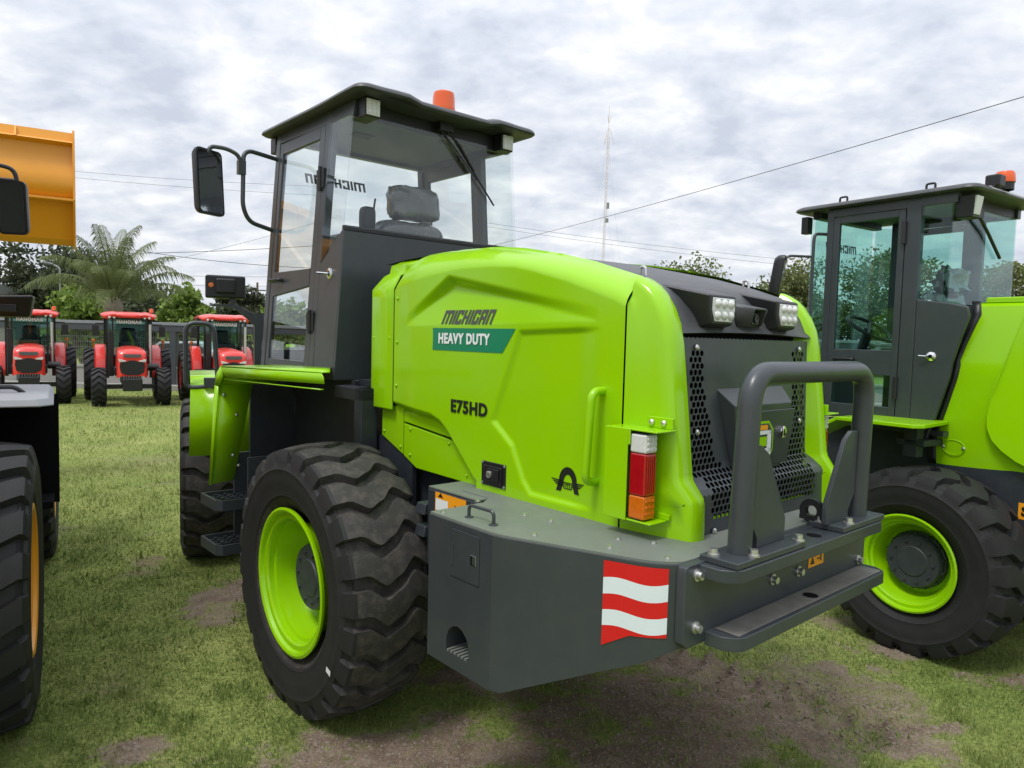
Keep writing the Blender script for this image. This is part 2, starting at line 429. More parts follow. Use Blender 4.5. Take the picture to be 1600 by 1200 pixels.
gr2 = gramp(gnoise(38, 6, 0.7), [(0.3, (0.35, 0.4, 0.3)), (0.7, (1.25, 1.2, 1.15))])
mg = nd.new('ShaderNodeMix'); mg.data_type = 'RGBA'; mg.blend_type = 'MULTIPLY'; mg.inputs[0].default_value = 1.0; lk.new(gr1, mg.inputs[6]); lk.new(gr2, mg.inputs[7])
so1 = gramp(gnoise(7, 9, 0.7), [(0.3, (0.135, 0.098, 0.072)), (0.5, (0.22, 0.166, 0.125)), (0.7, (0.32, 0.255, 0.20))])
so2 = gramp(gnoise(95, 5, 0.75), [(0.3, (0.45, 0.43, 0.42)), (0.52, (0.95, 0.95, 0.95)), (0.72, (1.5, 1.45, 1.4))])
ms_ = nd.new('ShaderNodeMix'); ms_.data_type = 'RGBA'; ms_.blend_type = 'MULTIPLY'; ms_.inputs[0].default_value = 1.0; lk.new(so1, ms_.inputs[6]); lk.new(so2, ms_.inputs[7]); so1 = ms_.outputs[2]
md = nd.new('ShaderNodeMix'); md.data_type = 'RGBA'; lk.new(atn.outputs['Fac'], md.inputs[0]); lk.new(mg.outputs[2], md.inputs[6]); lk.new(so1, md.inputs[7])
lk.new(md.outputs[2], p.inputs['Base Color'])
bp = nd.new('ShaderNodeBump'); bp.inputs['Strength'].default_value = 0.7; bp.inputs['Distance'].default_value = 0.02; lk.new(gnoise(60, 6, 0.7), bp.inputs['Height']); lk.new(bp.outputs[0], p.inputs['Normal'])
me.materials.append(gm)
ground = bpy.data.objects.new('ground', me); COL.objects.link(ground); ground['kind'] = 'structure'
ground['label'] = 'patchy lawn with bare brown soil showing through'

# grass blades
def blades(name, N, dmin, dmax, power, size, width, seedk, label):
    r = np.random.default_rng(seedk)
    t = r.random(N)
    d = (dmin**(1-power) + t*(dmax**(1-power)-dmin**(1-power)))**(1/(1-power))
    x = d*(r.uniform(-1.08, 1.08, N)); y = d
    dm = dirt_mask(x, y)
    tuft = fbm(x*9+3, y*9+7, 3)
    if name == 'ground_weeds':
        wk = fbm(x*2.3+40, y*2.3+11, 4); dm = np.clip((0.60-wk)*9, 0, 1)*0.9+dm*0.2
    keep = r.random(N) > np.clip(dm*1.25-0.15, 0, 0.93) + np.clip((0.44-tuft)*1.2, 0, 0.3)
    x, y, tuft = x[keep], y[keep], tuft[keep]; n = len(x)
    z = ground_h(x, y)
    dist = np.hypot(x, y)
    L = size*(0.45+r.random(n)**1.5*1.1)*(0.55+tuft*0.9+np.clip(tuft-0.58,0,1)*5)*np.clip(dist/5, 0.85, 2.0)
    wd = width*(0.6+0.8*r.random(n))*np.clip(dist/3.2, 0.8, 6)
    az = r.uniform(0, 2*np.pi, n); lean = r.uniform(0.15, 1.25, n)
    ta = r.uniform(0, 2*np.pi, n)
    bx, by = np.cos(ta)*wd, np.sin(ta)*wd
    tip = np.stack([x+np.cos(az)*L*np.sin(lean), y+np.sin(az)*L*np.sin(lean), z+L*np.cos(lean)], -1)
    v = np.empty((n, 3, 3)); v[:, 0] = np.stack([x-bx, y-by, z-0.004], -1); v[:, 1] = np.stack([x+bx, y+by, z-0.004], -1); v[:, 2] = tip
    m_ = bpy.data.meshes.new(name)
    m_.vertices.add(3*n); m_.vertices.foreach_set('co', v.ravel())
    m_.loops.add(3*n); m_.loops.foreach_set('vertex_index', np.arange(3*n))
    m_.polygons.add(n); m_.polygons.foreach_set('loop_start', np.arange(0, 3*n, 3)); m_.polygons.foreach_set('loop_total', np.full(n, 3))
    m_.update(calc_edges=True)
    big = fbm(x*0.9+1, y*0.9+4)
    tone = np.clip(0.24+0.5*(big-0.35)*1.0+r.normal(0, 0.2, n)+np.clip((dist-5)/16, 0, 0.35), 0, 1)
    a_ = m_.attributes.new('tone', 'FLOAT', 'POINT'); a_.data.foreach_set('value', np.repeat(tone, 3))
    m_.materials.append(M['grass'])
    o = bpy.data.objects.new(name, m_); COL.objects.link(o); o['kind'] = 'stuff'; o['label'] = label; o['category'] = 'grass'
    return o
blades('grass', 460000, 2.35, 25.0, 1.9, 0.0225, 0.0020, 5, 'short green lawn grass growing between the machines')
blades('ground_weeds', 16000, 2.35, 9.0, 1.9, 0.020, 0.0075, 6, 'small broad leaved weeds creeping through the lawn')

# loose soil crumbs on the bare patches
def clods(N, seedk):
    r = np.random.default_rng(seedk)
    x = r.uniform(-2.3, 2.9, N); y = r.uniform(2.6, 5.4, N)
    k = (dirt_mask(x, y) > 0.42); x, y = x[k], y[k]; n = len(x); z = ground_h(x, y)
    s = 0.0022 + 0.010*r.random(n)**4
    base = np.array([(1,0,0),(0,1,0),(-1,0,0),(0,-1,0),(0,0,.75),(0,0,-.5)], float)
    fcs = np.array([(0,1,4),(1,2,4),(2,3,4),(3,0,4)])
    a = r.uniform(0, 6.283, n); ca, sa = np.cos(a), np.sin(a)
    jit = 1 + r.uniform(-.35, .35, (n, 6, 3))
    v = base[None]*jit*s[:, None, None]
    vx = v[..., 0]*ca[:, None]-v[..., 1]*sa[:, None]+x[:, None]; vy = v[..., 0]*sa[:, None]+v[..., 1]*ca[:, None]+y[:, None]; vz = v[..., 2]+z[:, None]+s[:, None]*.1
    vv_ = np.stack([vx, vy, vz], -1).reshape(-1, 3); ff_ = (fcs[None]+6*np.arange(n)[:, None, None]).reshape(-1, 3)
    m_ = bpy.data.meshes.new('soil_crumbs'); m_.vertices.add(len(vv_)); m_.vertices.foreach_set('co', vv_.ravel()); m_.loops.add(ff_.size); m_.loops.foreach_set('vertex_index', ff_.ravel())
    m_.polygons.add(len(ff_)); m_.polygons.foreach_set('loop_start', np.arange(0, ff_.size, 3)); m_.polygons.foreach_set('loop_total', np.full(len(ff_), 3)); m_.update(calc_edges=True)
    m_.materials.append(mat('soil_crumb', (.20,.158,.122), .95, var=.4, vscale=40))
    o = bpy.data.objects.new('soil_crumbs', m_); COL.objects.link(o); o['kind'] = 'stuff'; o['label'] = 'loose brown soil crumbs on the bare patches'; o['category'] = 'soil'
clods(60000, 21)

# ------------------------------------------------------------------ wheels
def tyre_mesh(R, half, tw, rim_r, nlug, wave, depth, axle, m='rubber', fl=0.36, name='tyre'):
    us = np.linspace(1, -1, 23)
    prof = [(half*0.70, rim_r-0.012, 0), (half*0.78, rim_r+0.012, 0), (half*0.90, rim_r+0.05, 0), (half*0.935, rim_r+0.062, 0), (half*0.93, rim_r+0.075, 0)]
    hs = R - rim_r
    prof += [(half*0.985, rim_r+hs*0.38, 0), (half*1.0, rim_r+hs*0.52, 0), (half*0.998, rim_r+hs*0.60, 0), (half*1.012, rim_r+hs*0.625, 0), (half*0.99, rim_r+hs*0.66, 0), (half*0.975, rim_r+hs*0.74, 0.25), (half*0.95, rim_r+hs*0.82, 0.85), (half*0.90, rim_r+hs*0.92, 1.0)]
    side = prof
    tread = [(tw*u, R - 0.020*abs(u)**2.2, 1.0) for u in us]
    allp = side + tread + [(-a, b, c) for (a, b, c) in reversed(side)]
    ph = [(0.0, 0), (0.04, 1), (0.14, 1), (0.22, 1), (fl-0.04, 1), (fl, 0), (0.52, 0), (0.68, 0), (0.84, 0)]
    P = []
    for k in range(nlug):
        for (q, g) in ph:
            row = []
            for (x, r, lf) in allp:
                u = max(-1, min(1, x/tw))
                th = 2*math.pi*(k + q + wave(u))/nlug
                rr = r - depth*g*lf*(1.0 if abs(x) <= tw else 0.8)
                xx = x*(1 - (0.06*g*lf if abs(x) > tw*0.98 else 0))
                yy, zz = rr*math.cos(th), rr*math.sin(th)
                zz = max(zz, -axle + 0.004)
                row.append((xx, yy, zz))
            P.append(row)
    P.append(P[0])
    b = MB(); b.grid(P)
    tm_ = b.mesh(name, m, 32)
    if m == 'rubber':                           # clean sidewalls, dusty tread
        tm_.materials.append(M['rubber2'])
        for pl in tm_.polygons:
            if abs(pl.center.x) > tw*1.02: pl.material_index = 1
    return tm_
def rim_mesh(ro, x0, dish, m='lime'):
    s = ro/0.355
    b = MB()
    pr = [(x0+0.03, ro-0.03*s), (x0+0.018, ro-0.004), (x0+0.004, ro), (x0, ro-0.012*s), (x0+0.006, ro-0.024*s), (x0+0.022, ro-0.030*s), (x0+0.024, ro-0.052*s), (x0+0.034, ro-0.060*s),
          (x0+0.06, ro-0.062*s), (x0+0.066, ro-0.078*s), (x0+0.10, ro-0.084*s), (x0+dish*0.85, ro-0.095*s), (x0+dish, ro-0.115*s), (x0+dish+0.004, 0.11*s)]
    b.lathe(pr, n=56)
    return b.mesh('rim', m, 28)
def hub_mesh(r, x0, x1):
    b = MB()
    b.lathe([(x0, r*1.05), (x0-0.02, r*1.05), (x0-0.024, r), (x1+0.012, r*0.97), (x1, r*0.92), (x1, r*0.55), (x1-0.006, r*0.52), (x1-0.006, 0.001)], n=36)
    for k in range(10):
        a = 2*math.pi*k/10
        b.tube([(x1-0.010, r*0.74*math.cos(a), r*0.74*math.sin(a)), (x1+0.01, r*0.74*math.cos(a), r*0.74*math.sin(a))], r*0.055, 6)
    for k in range(14):
        a = 2*math.pi*(k+.5)/14
        b.tube([(x0-0.045, r*1.0*math.cos(a), r*1.0*math.sin(a)), (x0+0.01, r*1.0*math.cos(a), r*1.0*math.sin(a))], r*0.05, 6)
    return b.mesh('hub', 'hub', 30)
def wv_l3(u):
    xs = [-1, -0.70, -0.26, 0.10, 0.56, 1]; ys = [0.08, 0.08, -0.24, -0.06, 0.34, 0.04]
    for i in range(5):
        if u <= xs[i+1]:
            t = (u-xs[i])/(xs[i+1]-xs[i]); t = t*t*(3-2*t)*0.7+t*0.3
            return -(ys[i]+(ys[i+1]-ys[i])*t)
    return -ys[-1]
def wv_dir(u):   # slanted half-width bars of the yellow loader
    return 0.62*abs(u)**0.9 + 0.0
def wv_chev(u): return 0.85*abs(u)
BIG_AX = 0.622
T_BIG = tyre_mesh(0.655, 0.225, 0.186, 0.352, 24, wv_l3, 0.040, BIG_AX)
T_BIG2 = tyre_mesh(0.655, 0.225, 0.190, 0.352, 22, wv_dir, 0.040, BIG_AX, 'rubber2', 0.42)
R_BIG = rim_mesh(0.357, -0.213, 0.20)
R_BIGY = rim_mesh(0.357, -0.213, 0.20, 'yellow')
H_BIG = hub_mesh(0.165, -0.02, -0.10)
SM_AX = 0.540
T_SM = tyre_mesh(0.565, 0.205, 0.165, 0.286, 20, wv_l3, 0.034, SM_AX, 'rubber2')
R_SM = rim_mesh(0.291, -0.190, 0.17)
H_SM = hub_mesh(0.165, -0.03, -0.10)
def wheel(parent, loc, right, tm, rm, hm, rz=0.0):
    w = bpy.data.objects.new('wheel', None); COL.objects.link(w); w.parent = parent
    w.location = loc; w.rotation_euler = (0, 0, (math.pi if right else 0) + rz); w.empty_display_size = 0.1
    inst(tm, 'tyre', w); inst(rm, 'rim', w)
    if hm: inst(hm, 'hub', w)
    return w
# ------------------------------------------------------------------ main wheel loader
WL = thing('wheel_loader', 'large lime green wheel loader seen from its rear left corner, charcoal cab and counterweight', 'wheel loader', O_L, HEAD)
XC = -0.062                                     # centreline of hood and cab
def mx(x): return 2*XC - x
for (x, y, r) in ((-0.942, 0, False), (0.87, 0, True)):
    wheel(WL, (x, y, BIG_AX), r, T_BIG, R_BIG, H_BIG)
FA = rad(17)                                   # articulated front frame, steered to the right
def FR(x, y, z=0.0): return (-0.03 + x*math.cos(FA) + y*math.sin(FA), 1.30 - x*math.sin(FA) + y*math.cos(FA), z)
def front(o): o.location = (-0.03, 1.30, 0); o.rotation_euler = (0, 0, -FA); return o
for (x, y, r) in ((-0.955, 1.30, False), (0.955, 1.30, True)):
    wheel(WL, FR(x, y, BIG_AX), r, T_BIG, R_BIG, H_BIG, -FA)
MB().box(-0.012,0.012,-0.001,0.001,-0.016,0.016)
b = MB(); b.add([(-1.171,-.437,.352),(-1.171,-.475,.340),(-1.171,-.478,.366),(-1.171,-.440,.376)], [(0,1,2,3)]); b.build('tyre_label', 'white', WL, label='small white label on the tyre sidewall')
b = MB(); b.add([(-1.1535,-.075,.24),(-1.1535,-.098,.243),(-1.1535,-.095,.275),(-1.1535,-.072,.272)], [(0,1,2,3)])

# ---- hood side door as a sculpted panel
zt_x = [-1.60,-1.55,-1.31,-1.10,-0.85,-0.65,-0.35,-0.05,0.2]
zt_z = [2.035,2.055,2.122,2.165,2.203,2.222,2.228,2.218,2.205]
def ztop(y): return interp(y, zt_x, zt_z)
zb_y = [-1.60,-0.80,-0.765,-0.56,-0.50,-0.42,-0.05]
zb_z = [1.142,1.142,1.155,1.345,1.385,1.408,1.436]
def zbot(y): return interp(y, zb_y, zb_z)
def seg_d(px, py, ax, ay, bx, by):
    dx, dy = bx-ax, by-ay; t = max(0, min(1, ((px-ax)*dx+(py-ay)*dy)/(dx*dx+dy*dy)))
    return math.hypot(px-ax-dx*t, py-ay-dy*t)
REC = [(-1.046,1.842),(-0.905,1.511),(-0.885,1.462),(-1.01,1.372),(-1.085,1.235),(-1.13,1.19),(-1.55,1.19)]
def in_rec(y, z):
    # right of the crease polyline and below its top line
    if z > interp(y, [-1.45,-1.046], [1.858,1.842]) or z < 1.19: return False
    zs = [q[1] for q in REC[:6]][::-1]; ys = [q[0] for q in REC[:6]][::-1]
    return y < interp(z, zs, ys)
def hood_d(y, z):
    """inward offset of the door skin"""
    d = 0.0
    # shoulder
    zt = ztop(y); zs = zt - interp(y, [-1.6,-1.0,-0.5,-0.1], [0.10,0.075,0.12,0.16])
    if z > zs:
        t = (z-zs)/(zt-zs); d += 0.115*(1-math.sqrt(max(0, 1-min(1, t)**2*0.97)))/0.83 + 0.02*t
    # facet with raised apex
    if -1.46 < y < -0.20:
        zb = interp(y, [-1.46,-0.20], [1.884,1.862]); zr = interp(y, [-1.46,-0.55,-0.20], [1.89,2.046,1.866])
        D = 0.042*(zr-zb)/0.18
        if z <= zr:
            t = max(0, (z-zb)/max(1e-4, zr-zb)); d += D*t
        else:
            wdt = 0.052
            t = min(1, (z-zr)/wdt); d += D*(1-sstep(0, 1, t))
    # recessed field behind the crease line
    inside = in_rec(y, z)
    dist = min(seg_d(y, z, *REC[i], *REC[i+1]) for i in range(len(REC)-1))
    dist = min(dist, seg_d(y, z, -1.046, 1.842, -1.45, 1.858))
    s = dist if inside else -dist
    fade = 1 - sstep(-1.36, -1.50, y) if y > -1.36 else 1 - sstep(1.36, 1.50, -y)
    d += 0.012*sstep(-0.010, 0.014, s)*fade
    # lower bulge crease to the left
    if z < 1.52 and y > -0.9:
        d -= 0.010*sstep(1.52, 1.45, z)*sstep(-0.9, -0.8, y) if False else 0
    # rolled lower edge
    e_ = z - zbot(y)
    if y > -0.78: d += 0.045*(1-sstep(0.0, 0.045, e_))
    # front flank leans in slightly
    d += 0.018*sstep(-0.30, -0.06, y)
    return d
def door_panel(sx):
    P = []
    for i in range(201):
        s = i/200; row = []
        for j in range(161):
            t = j/160
            yr = -1.596; y = -0.068 + (yr+0.068)*s
            zb, zt = zbot(y), ztop(y)
            z = zb + (zt-zb)*t
            yf = interp(z, [1.4,2.04,2.14,2.23], [-0.068,-0.068,-0.15,-0.235])
            y2 = yf + (yr-yf)*s
            d = hood_d(y2, z)
            x = -0.64 + d
            row.append((x if sx < 0 else mx(x), y2, z))
        P.append(row)
    b = MB(); b.grid(P if sx < 0 else [r[::-1] for r in P])
    return b
for sx in (-1, 1):
    dp = door_panel(sx).build('hood_side_door', 'lime', WL, angle=60, label='lime engine side door pressed with facets and creases')
    sg = (lambda x: x) if sx < 0 else mx
    # front strip of the hood
    P = []
    for (x, y) in ((-0.40,0.172),(-0.55,0.172),(-0.600,0.168),(-0.617,0.158),(-0.622,0.145),(-0.622,0.02),(-0.622,-0.060)):
        row = [(sg(x), y, z_) for z_ in (1.432,1.44,1.6,1.8,2.0,2.05)]
        k = 0.02 if y > 0.1 else 0.0
        row += [(sg(x+0.04), y-0.05*(y > 0), 2.12), (sg(x+0.055), y-0.08, 2.135), (sg(x+0.06), y-0.09, 2.175), (sg(x+0.10), y-0.15, 2.20), (sg(min(x+0.22, -0.3)), y-0.16, 2.212)]
        P.append(row)
    b = MB(); b.grid(P if sx > 0 else [r[::-1] for r in P]); fs = b.build('hood_front_strip', 'lime', WL, angle=40)
    sol = fs.modifiers.new('s', 'SOLIDIFY'); sol.thickness = 0.008; sol.offset = 0
    # inset lower panels with their gap line
    b = MB(); xa, xb = sorted((sg(-0.594), sg(-0.56)))
    b.prism([(0.085,1.45),(0.085,1.285),(-0.120,1.208),(-0.120,1.45)], 'x', xa, xb); b.build('lower_front_panel', 'lime', WL, bevel=0.004)
    b = MB(); b.prism([(-0.128,1.43),(-0.128,1.378),(-0.60,1.335),(-0.60,1.43)], 'x', xa, xb); b.build('lower_trim_strip', 'lime', WL, bevel=0.004)
    b = MB(); b.prism([(-0.128,1.368),(-0.128,1.205),(-0.245,1.155),(-0.80,1.147),(-0.80,1.30),(-0.57,1.327)], 'x', xa, xb); lp = b.build('lower_side_panel', 'lime', WL, bevel=0.004)
    b = MB(); xa, xb = sorted((sg(-0.575), sg(-0.545)))
    b.prism([(0.08,1.44),(0.08,1.30),(-0.24,1.165),(-1.6,1.15),(-1.6,1.44)], 'x', xa, xb); b.build('inner_skin', 'void', WL)
    # screw heads
    sm = MB().lathe([(0, 0.0085), (0.004, 0.0075), (0.006, 0.004), (0.006, 0.0002)], axis='x', n=8).mesh('screw', 'lime', 50)
    for (y, z, x) in ((-0.10,2.0,-0.625),(-0.10,1.78,-0.625),(-0.10,1.56,-0.625),(0.13,1.80,-0.623),(-0.03,1.80,-0.623),(0.06,1.31,-0.595),(-0.10,1.245,-0.595),(-0.19,1.345,-0.595),(-0.19,1.215,-0.595),(-0.52,1.315,-0.595),(-0.66,1.185,-0.595)):
        o = inst(sm, 'screw', WL, (sg(x), y, z), (0, 0, math.pi if sx < 0 else 0))

# ---- rear quarter frames (curved lime corner pieces)
CUR = [(-1.602,2.044),(-1.628,2.033),(-1.662,2.012),(-1.69,1.985),(-1.725,1.935),(-1.750,1.88),(-1.766,1.81),(-1.775,1.74),(-1.795,1.58),(-1.812,1.44),(-1.820,1.37),(-1.826,1.348),(-1.868,1.296),(-1.874,1.275),(-1.877,1.20),(-1.878,1.136)]
def curve_n(i):
    a = CUR[max(0, i-1)]; c = CUR[min(len(CUR)-1, i+1)]
    dy, dz = c[0]-a[0], c[1]-a[1]; l = math.hypot(dy, dz)
    return (-dz/l if True else 0, dy/l)
def quarter(sx):
    sg = (lambda x: x) if sx < 0 else mx
    P = []
    for i, (y, z) in enumerate(CUR):
        ny_, nz_ = curve_n(i)
        if ny_ < 0: ny_, nz_ = -ny_, -nz_
        if i == len(CUR)-1: ny_, nz_ = 1, 0
        zs = [1.945,1.93,1.90,1.86,1.82,1.77,1.70,1.62,1.50,1.39,1.34,1.31,1.275,1.24,1.19,1.136][i]
        if i == 0: ny_, nz_ = 0, -1
        fx = 0.012 if z < 1.33 else 0
        row = []
        for (x, dn) in ((-0.47,0.06),(-0.520,0.012),(-0.5235,0.003),(-0.528,0),(-0.572,0.001),(-0.592,0.005),(-0.603,0.014),(-0.609,0.030),(-0.613,0.06)):
            k = max(dn, 0)
            yy, zz = y + ny_*k, z + nz_*k
            row.append((sg(x+fx*(x < -.55)), max(yy, y) if True else yy, max(zz, 1.136)))
        ys = -1.604
        last = row[-1]
        for t in (0.35, 0.7, 1.0):
            row.append((sg(-0.613-0.027*t), last[1]+(ys-last[1])*t if last[1] < ys else ys, last[2]+(zs-last[2])*t))
        P.append(row)
    b = MB(); b.grid(P if sx > 0 else [r[::-1] for r in P])
    return b
for sx in (-1, 1):
    quarter(sx).build('rear_corner_frame', 'lime', WL, angle=50, label='curved lime corner frame round the rear grille')

# ---- dark top panel running over the tail
P = []
prof = [(0.15,2.19),(-0.05,2.205),(-0.35,2.215),(-0.65,2.209),(-0.85,2.190),(-1.10,2.152),(-1.31,2.109),(-1.50,2.058)] + [(y+0.018, z-0.012) for (y, z) in CUR[1:6]] + [(-1.745,1.856),(-1.752,1.846),(-1.735,1.842)]
for (y, z) in prof:
    P.append([(x, y, z + 0.012*(1-((x-XC)/0.5)**2)) for x in np.linspace(-0.54, mx(-0.54), 15)])
b = MB(); b.grid(P); tp = b.build('tail_cover', 'roofgray', WL, angle=40, label='dark grey curved cover over the tail with lamp pods')
b = MB(); b.box(-0.5, mx(-0.5), -1.70, -1.68, 1.15, 1.86); b.build('grille_dark_backing', 'void', WL)  # black sheet stands in for the unlit depth behind the grille
b = MB(); b.box(-0.56, mx(-0.56), -1.6, 0.10, 1.17, 2.02); b.build('hood_dark_filler', 'void', WL)  # dark filler box added inside the hood to block light
b = MB(); b.box(-0.46, mx(-0.46), -1.80, -1.775, 1.15, 1.185); b.build('inner_crossbar', 'lime', WL)
# lift eyes on top
for x in (-0.40, 0.33):
    b = MB(); b.tube(fillet([(x,-1.46,2.05),(x,-1.462,2.10),(x,-1.485,2.10),(x,-1.49,2.04)], .012, 4), 0.006, 8); b.build('lifting_eye', 'steel', WL)

# lamp pods
def pod(cx, y0, z0):
    b = MB()
    w1, w2 = 0.084, 0.078
    front = [(cx-w1,-1.775,1.988),(cx+w1,-1.775,1.988),(cx+w1+.004,-1.775,1.935),(cx+w2-.012,-1.775,1.882),(cx-w2+.012,-1.775,1.882),(cx-w1-.004,-1.775,1.935)]
    back = [(cx-w1-.065,-1.61,2.025),(cx+w1+.01,-1.61,2.03),(cx+w1+.01,-1.66,1.97),(cx+w2,-1.70,1.862),(cx-w2-.01,-1.70,1.862),(cx-w1-.02,-1.66,1.93)]
    vs = front + back
    b.add(vs, [(0,1,2,3,4,5)[::-1]] + [(i, (i+1) % 6, 6+(i+1) % 6, 6+i) for i in range(6)])
    o = b.build('lamp_pod', 'black', WL, bevel=0.008)
    b = MB(); s = 0.80
    c = (cx, 1.936)
    pts = [(c[0]+(p[0]-c[0])*s, c[1]+(p[2]-c[1])*s) for p in front]
    b.prism(pts[::-1], 'y', -1.773, -1.781)
    f = b.build('work_lamp_lens', 'lampface', o, bevel=0.003)
    for r_ in (0, 1):
        for k in range(3):
            q = MB(); q.lathe([(0, 0.017), (-0.003, 0.0165), (-0.009, 0.011), (-0.012, 0.0005)], c=(cx-0.042+0.042*k, -1.781, 1.957-0.042*r_), axis='y', n=12)
            q.build('light_element', 'clearlens', f)
pod(-0.315, 0, 0); pod(0.15, 0, 0)
# rear camera hood
b = MB(); b.add([(-.125,-1.68,1.965),(-.02,-1.68,1.965),(-.035,-1.785,1.945),(-.115,-1.785,1.945),(-.15,-1.735,1.885),(.01,-1.735,1.885),(-.04,-1.765,1.888),(-.11,-1.765,1.888)],
    [(0,1,2,3),(0,3,7,4),(1,5,6,2),(0,4,5,1)]); ch = b.build('camera_hood', 'roofgray', WL, bevel=0.004)
ch.modifiers.new('s', 'SOLIDIFY').thickness = 0.008
b = MB(); b.box(-.100,-.05,-1.765,-1.70,1.890,1.935); b.lathe([(-1.765,.016),(-1.772,.016),(-1.772,.009),(-1.768,.0003)], c=(-.075,0,1.912), axis='y', n=16); b.build('rear_camera', 'black', WL, bevel=.003)

# ---- perforated grille
GP = [(0.0,-1.742,1.836),(0.475,-1.772,1.362),(0.56,-1.842,1.300),(0.73,-1.848,1.130)]
def gpos(s):
    ss = [g[0] for g in GP]; return interp(s, ss, [g[1] for g in GP]), interp(s, ss, [g[2] for g in GP])
b = MB(); pitch = 0.0262; rh = pitch/math.sqrt(3)
solid = MB()
row = 0; s = 0.012
def holes(x, s):
    if s < 0.045 or s > 0.665: return False
    xx = x - XC
    if abs(xx) > 0.405: return False
    inner = interp(s, [0, 0.18, 0.50], [0.325, 0.325, 0.235])
    if s < 0.46: return abs(xx) > inner
    if s < 0.50: return abs(xx) > 0.20 or s > 0.475
    return abs(xx) < 0.375
while s < 0.73:
    x = XC - 0.46 + (pitch/2 if row % 2 else 0)
    while x < XC + 0.46:
        ring_o, ring_i, bk = [], [], []
        for k in range(6):
            a = math.pi/6 + k*math.pi/3
            sx_, ss_ = x+rh*math.cos(a), min(0.73, max(0, s+rh*math.sin(a)))
            y_, z_ = gpos(ss_); ring_o.append((sx_, y_, z_))
            sx_, ss_ = x+rh*0.80*math.cos(a), s+rh*0.80*math.sin(a)
            y_, z_ = gpos(ss_); ring_i.append((sx_, y_, z_)); bk.append((sx_, y_+0.004, z_))
        if holes(x, s):
            b.add(ring_o+ring_i+bk, [(k, (k+1) % 6, 6+(k+1) % 6, 6+k) for k in range(6)] + [(6+k, 6+(k+1) % 6, 12+(k+1) % 6, 12+k) for k in range(6)])
        else:
            b.add(ring_o, [(0,1,2,3,4,5)])
        x += pitch
    s += rh*1.5; row += 1
b.build('perforated_grille', 'gray', WL, angle=20, label='charcoal rear grille punched with hexagonal holes')
bz = MB().lathe([(0,.011),(-.003,.011),(-.008,.006),(-.008,.0002)], axis='y', n=10).mesh('grille_bolt', 'steel', 40)
for x in (-0.43, mx(-0.43)):
    for (y, z) in ((-1.747,1.80),(-1.763,1.50),(-1.85,1.165)): inst(bz, 'grille_bolt', WL, (x, y-0.002, z))
# box on the grille with emblem and lock
b = MB(); xl, xr = -0.30, mx(-0.30)
b.hexa([(xl+.09,-1.772,1.345),(xr-.09,-1.772,1.345),(xr-.085,-1.805,1.335),(xl+.085,-1.805,1.335),
        (xl,-1.748,1.655),(xr,-1.748,1.655),(xr-.030,-1.815,1.590),(xl+.030,-1.815,1.590)][::1])
gb = b.build('grille_lock_box', 'gray', WL, bevel=0.005, label='charcoal lock box on the rear grille')
b = MB(); b.hexa([(-0.205,-1.809,1.350),(0.135,-1.809,1.350),(0.135,-1.803,1.350),(-0.205,-1.803,1.350),(-0.235,-1.820,1.565),(0.165,-1.820,1.565),(0.165,-1.812,1.565),(-0.235,-1.812,1.565)])
b.build('box_lid', 'gray', gb, bevel=0.003)
def emblem():
    yy = -1.818
    def rr(x0,x1,z0,z1,c,y):
        pts = [(x0+c,z0),(x1-c,z0),(x1,z0+c),(x1,z1-c),(x1-c,z1),(x0+c,z1),(x0,z1-c),(x0,z0+c)]
        return MB().prism([(p[0],p[1]) for p in pts], 'y', y, y-0.0015)
    cx = -0.085
    e0 = rr(cx-.085,cx+.085,1.375,1.525,.035,yy).build('emblem', 'lime', gb, label='rounded lime emblem with white block letter')
    rr(cx-.076,cx+.076,1.384,1.516,.03,yy-.0016).build('emblem_field', 'inkgray', e0)
    w = MB()
    for (x0,x1,z0,z1) in ((cx-.06,cx+.06,1.475,1.49),(cx-.06,cx+.06,1.405,1.42),(cx+.035,cx+.062,1.395,1.49)): w.box(x0,x1,yy-.006,yy-.0034,z0,z1)
    w.build('emblem_letter', 'white', e0)
    MB().box(cx-.06,cx+.034,yy-.006,yy-.0034,1.4925,1.510).build('emblem_bar', 'warn', e0)
    MB().box(cx-.05,cx+.030,yy-.006,yy-.0034,1.430,1.466).build('emblem_block', 'lime', e0)
emblem()
b = MB(); b.lathe([(-1.812,.024),(-1.826,.024),(-1.829,.018),(-1.829,.0003)], c=(0.068,0,1.475), axis='y', n=20); b.build('lock', 'chrome', gb)
b = MB(); b.box(0.064,0.072,-1.8305,-1.8295,1.462,1.488); b.build('keyhole', 'black', gb)

# ---- grab handle on the side door, latch, logo, decals
b = MB(); b.tube(fillet([(-0.62,-1.505,1.635),(-0.70,-1.505,1.635),(-0.705,-1.49,1.305),(-0.62,-1.485,1.300)], .05, 6), 0.0155, 14)
for z in (1.635, 1.302): b.lathe([(-0.622,.032),(-0.632,.030),(-0.640,.02)], c=(0,-1.50 if z > 1.5 else -1.487,z), axis='x', n=18)
b.build('grab_handle', 'lime', WL, angle=50)
b = MB(); b.box(-0.645,-0.635,-0.985,-0.826,1.182,1.285); lt = b.build('door_latch', 'black', WL, bevel=.003)
b = MB(); b.box(-0.652,-0.645,-0.965,-0.845,1.196,1.270); b.box(-0.662,-0.652,-0.955,-0.885,1.21,1.262); b.build('paddle', 'black', lt, bevel=.003)
b = MB(); b.lathe([(-0.660,.016),(-0.668,.015),(-0.670,.009),(-0.670,.0003)], c=(0,-0.900,1.236), axis='x', n=16); b.build('lock', 'steel', lt)
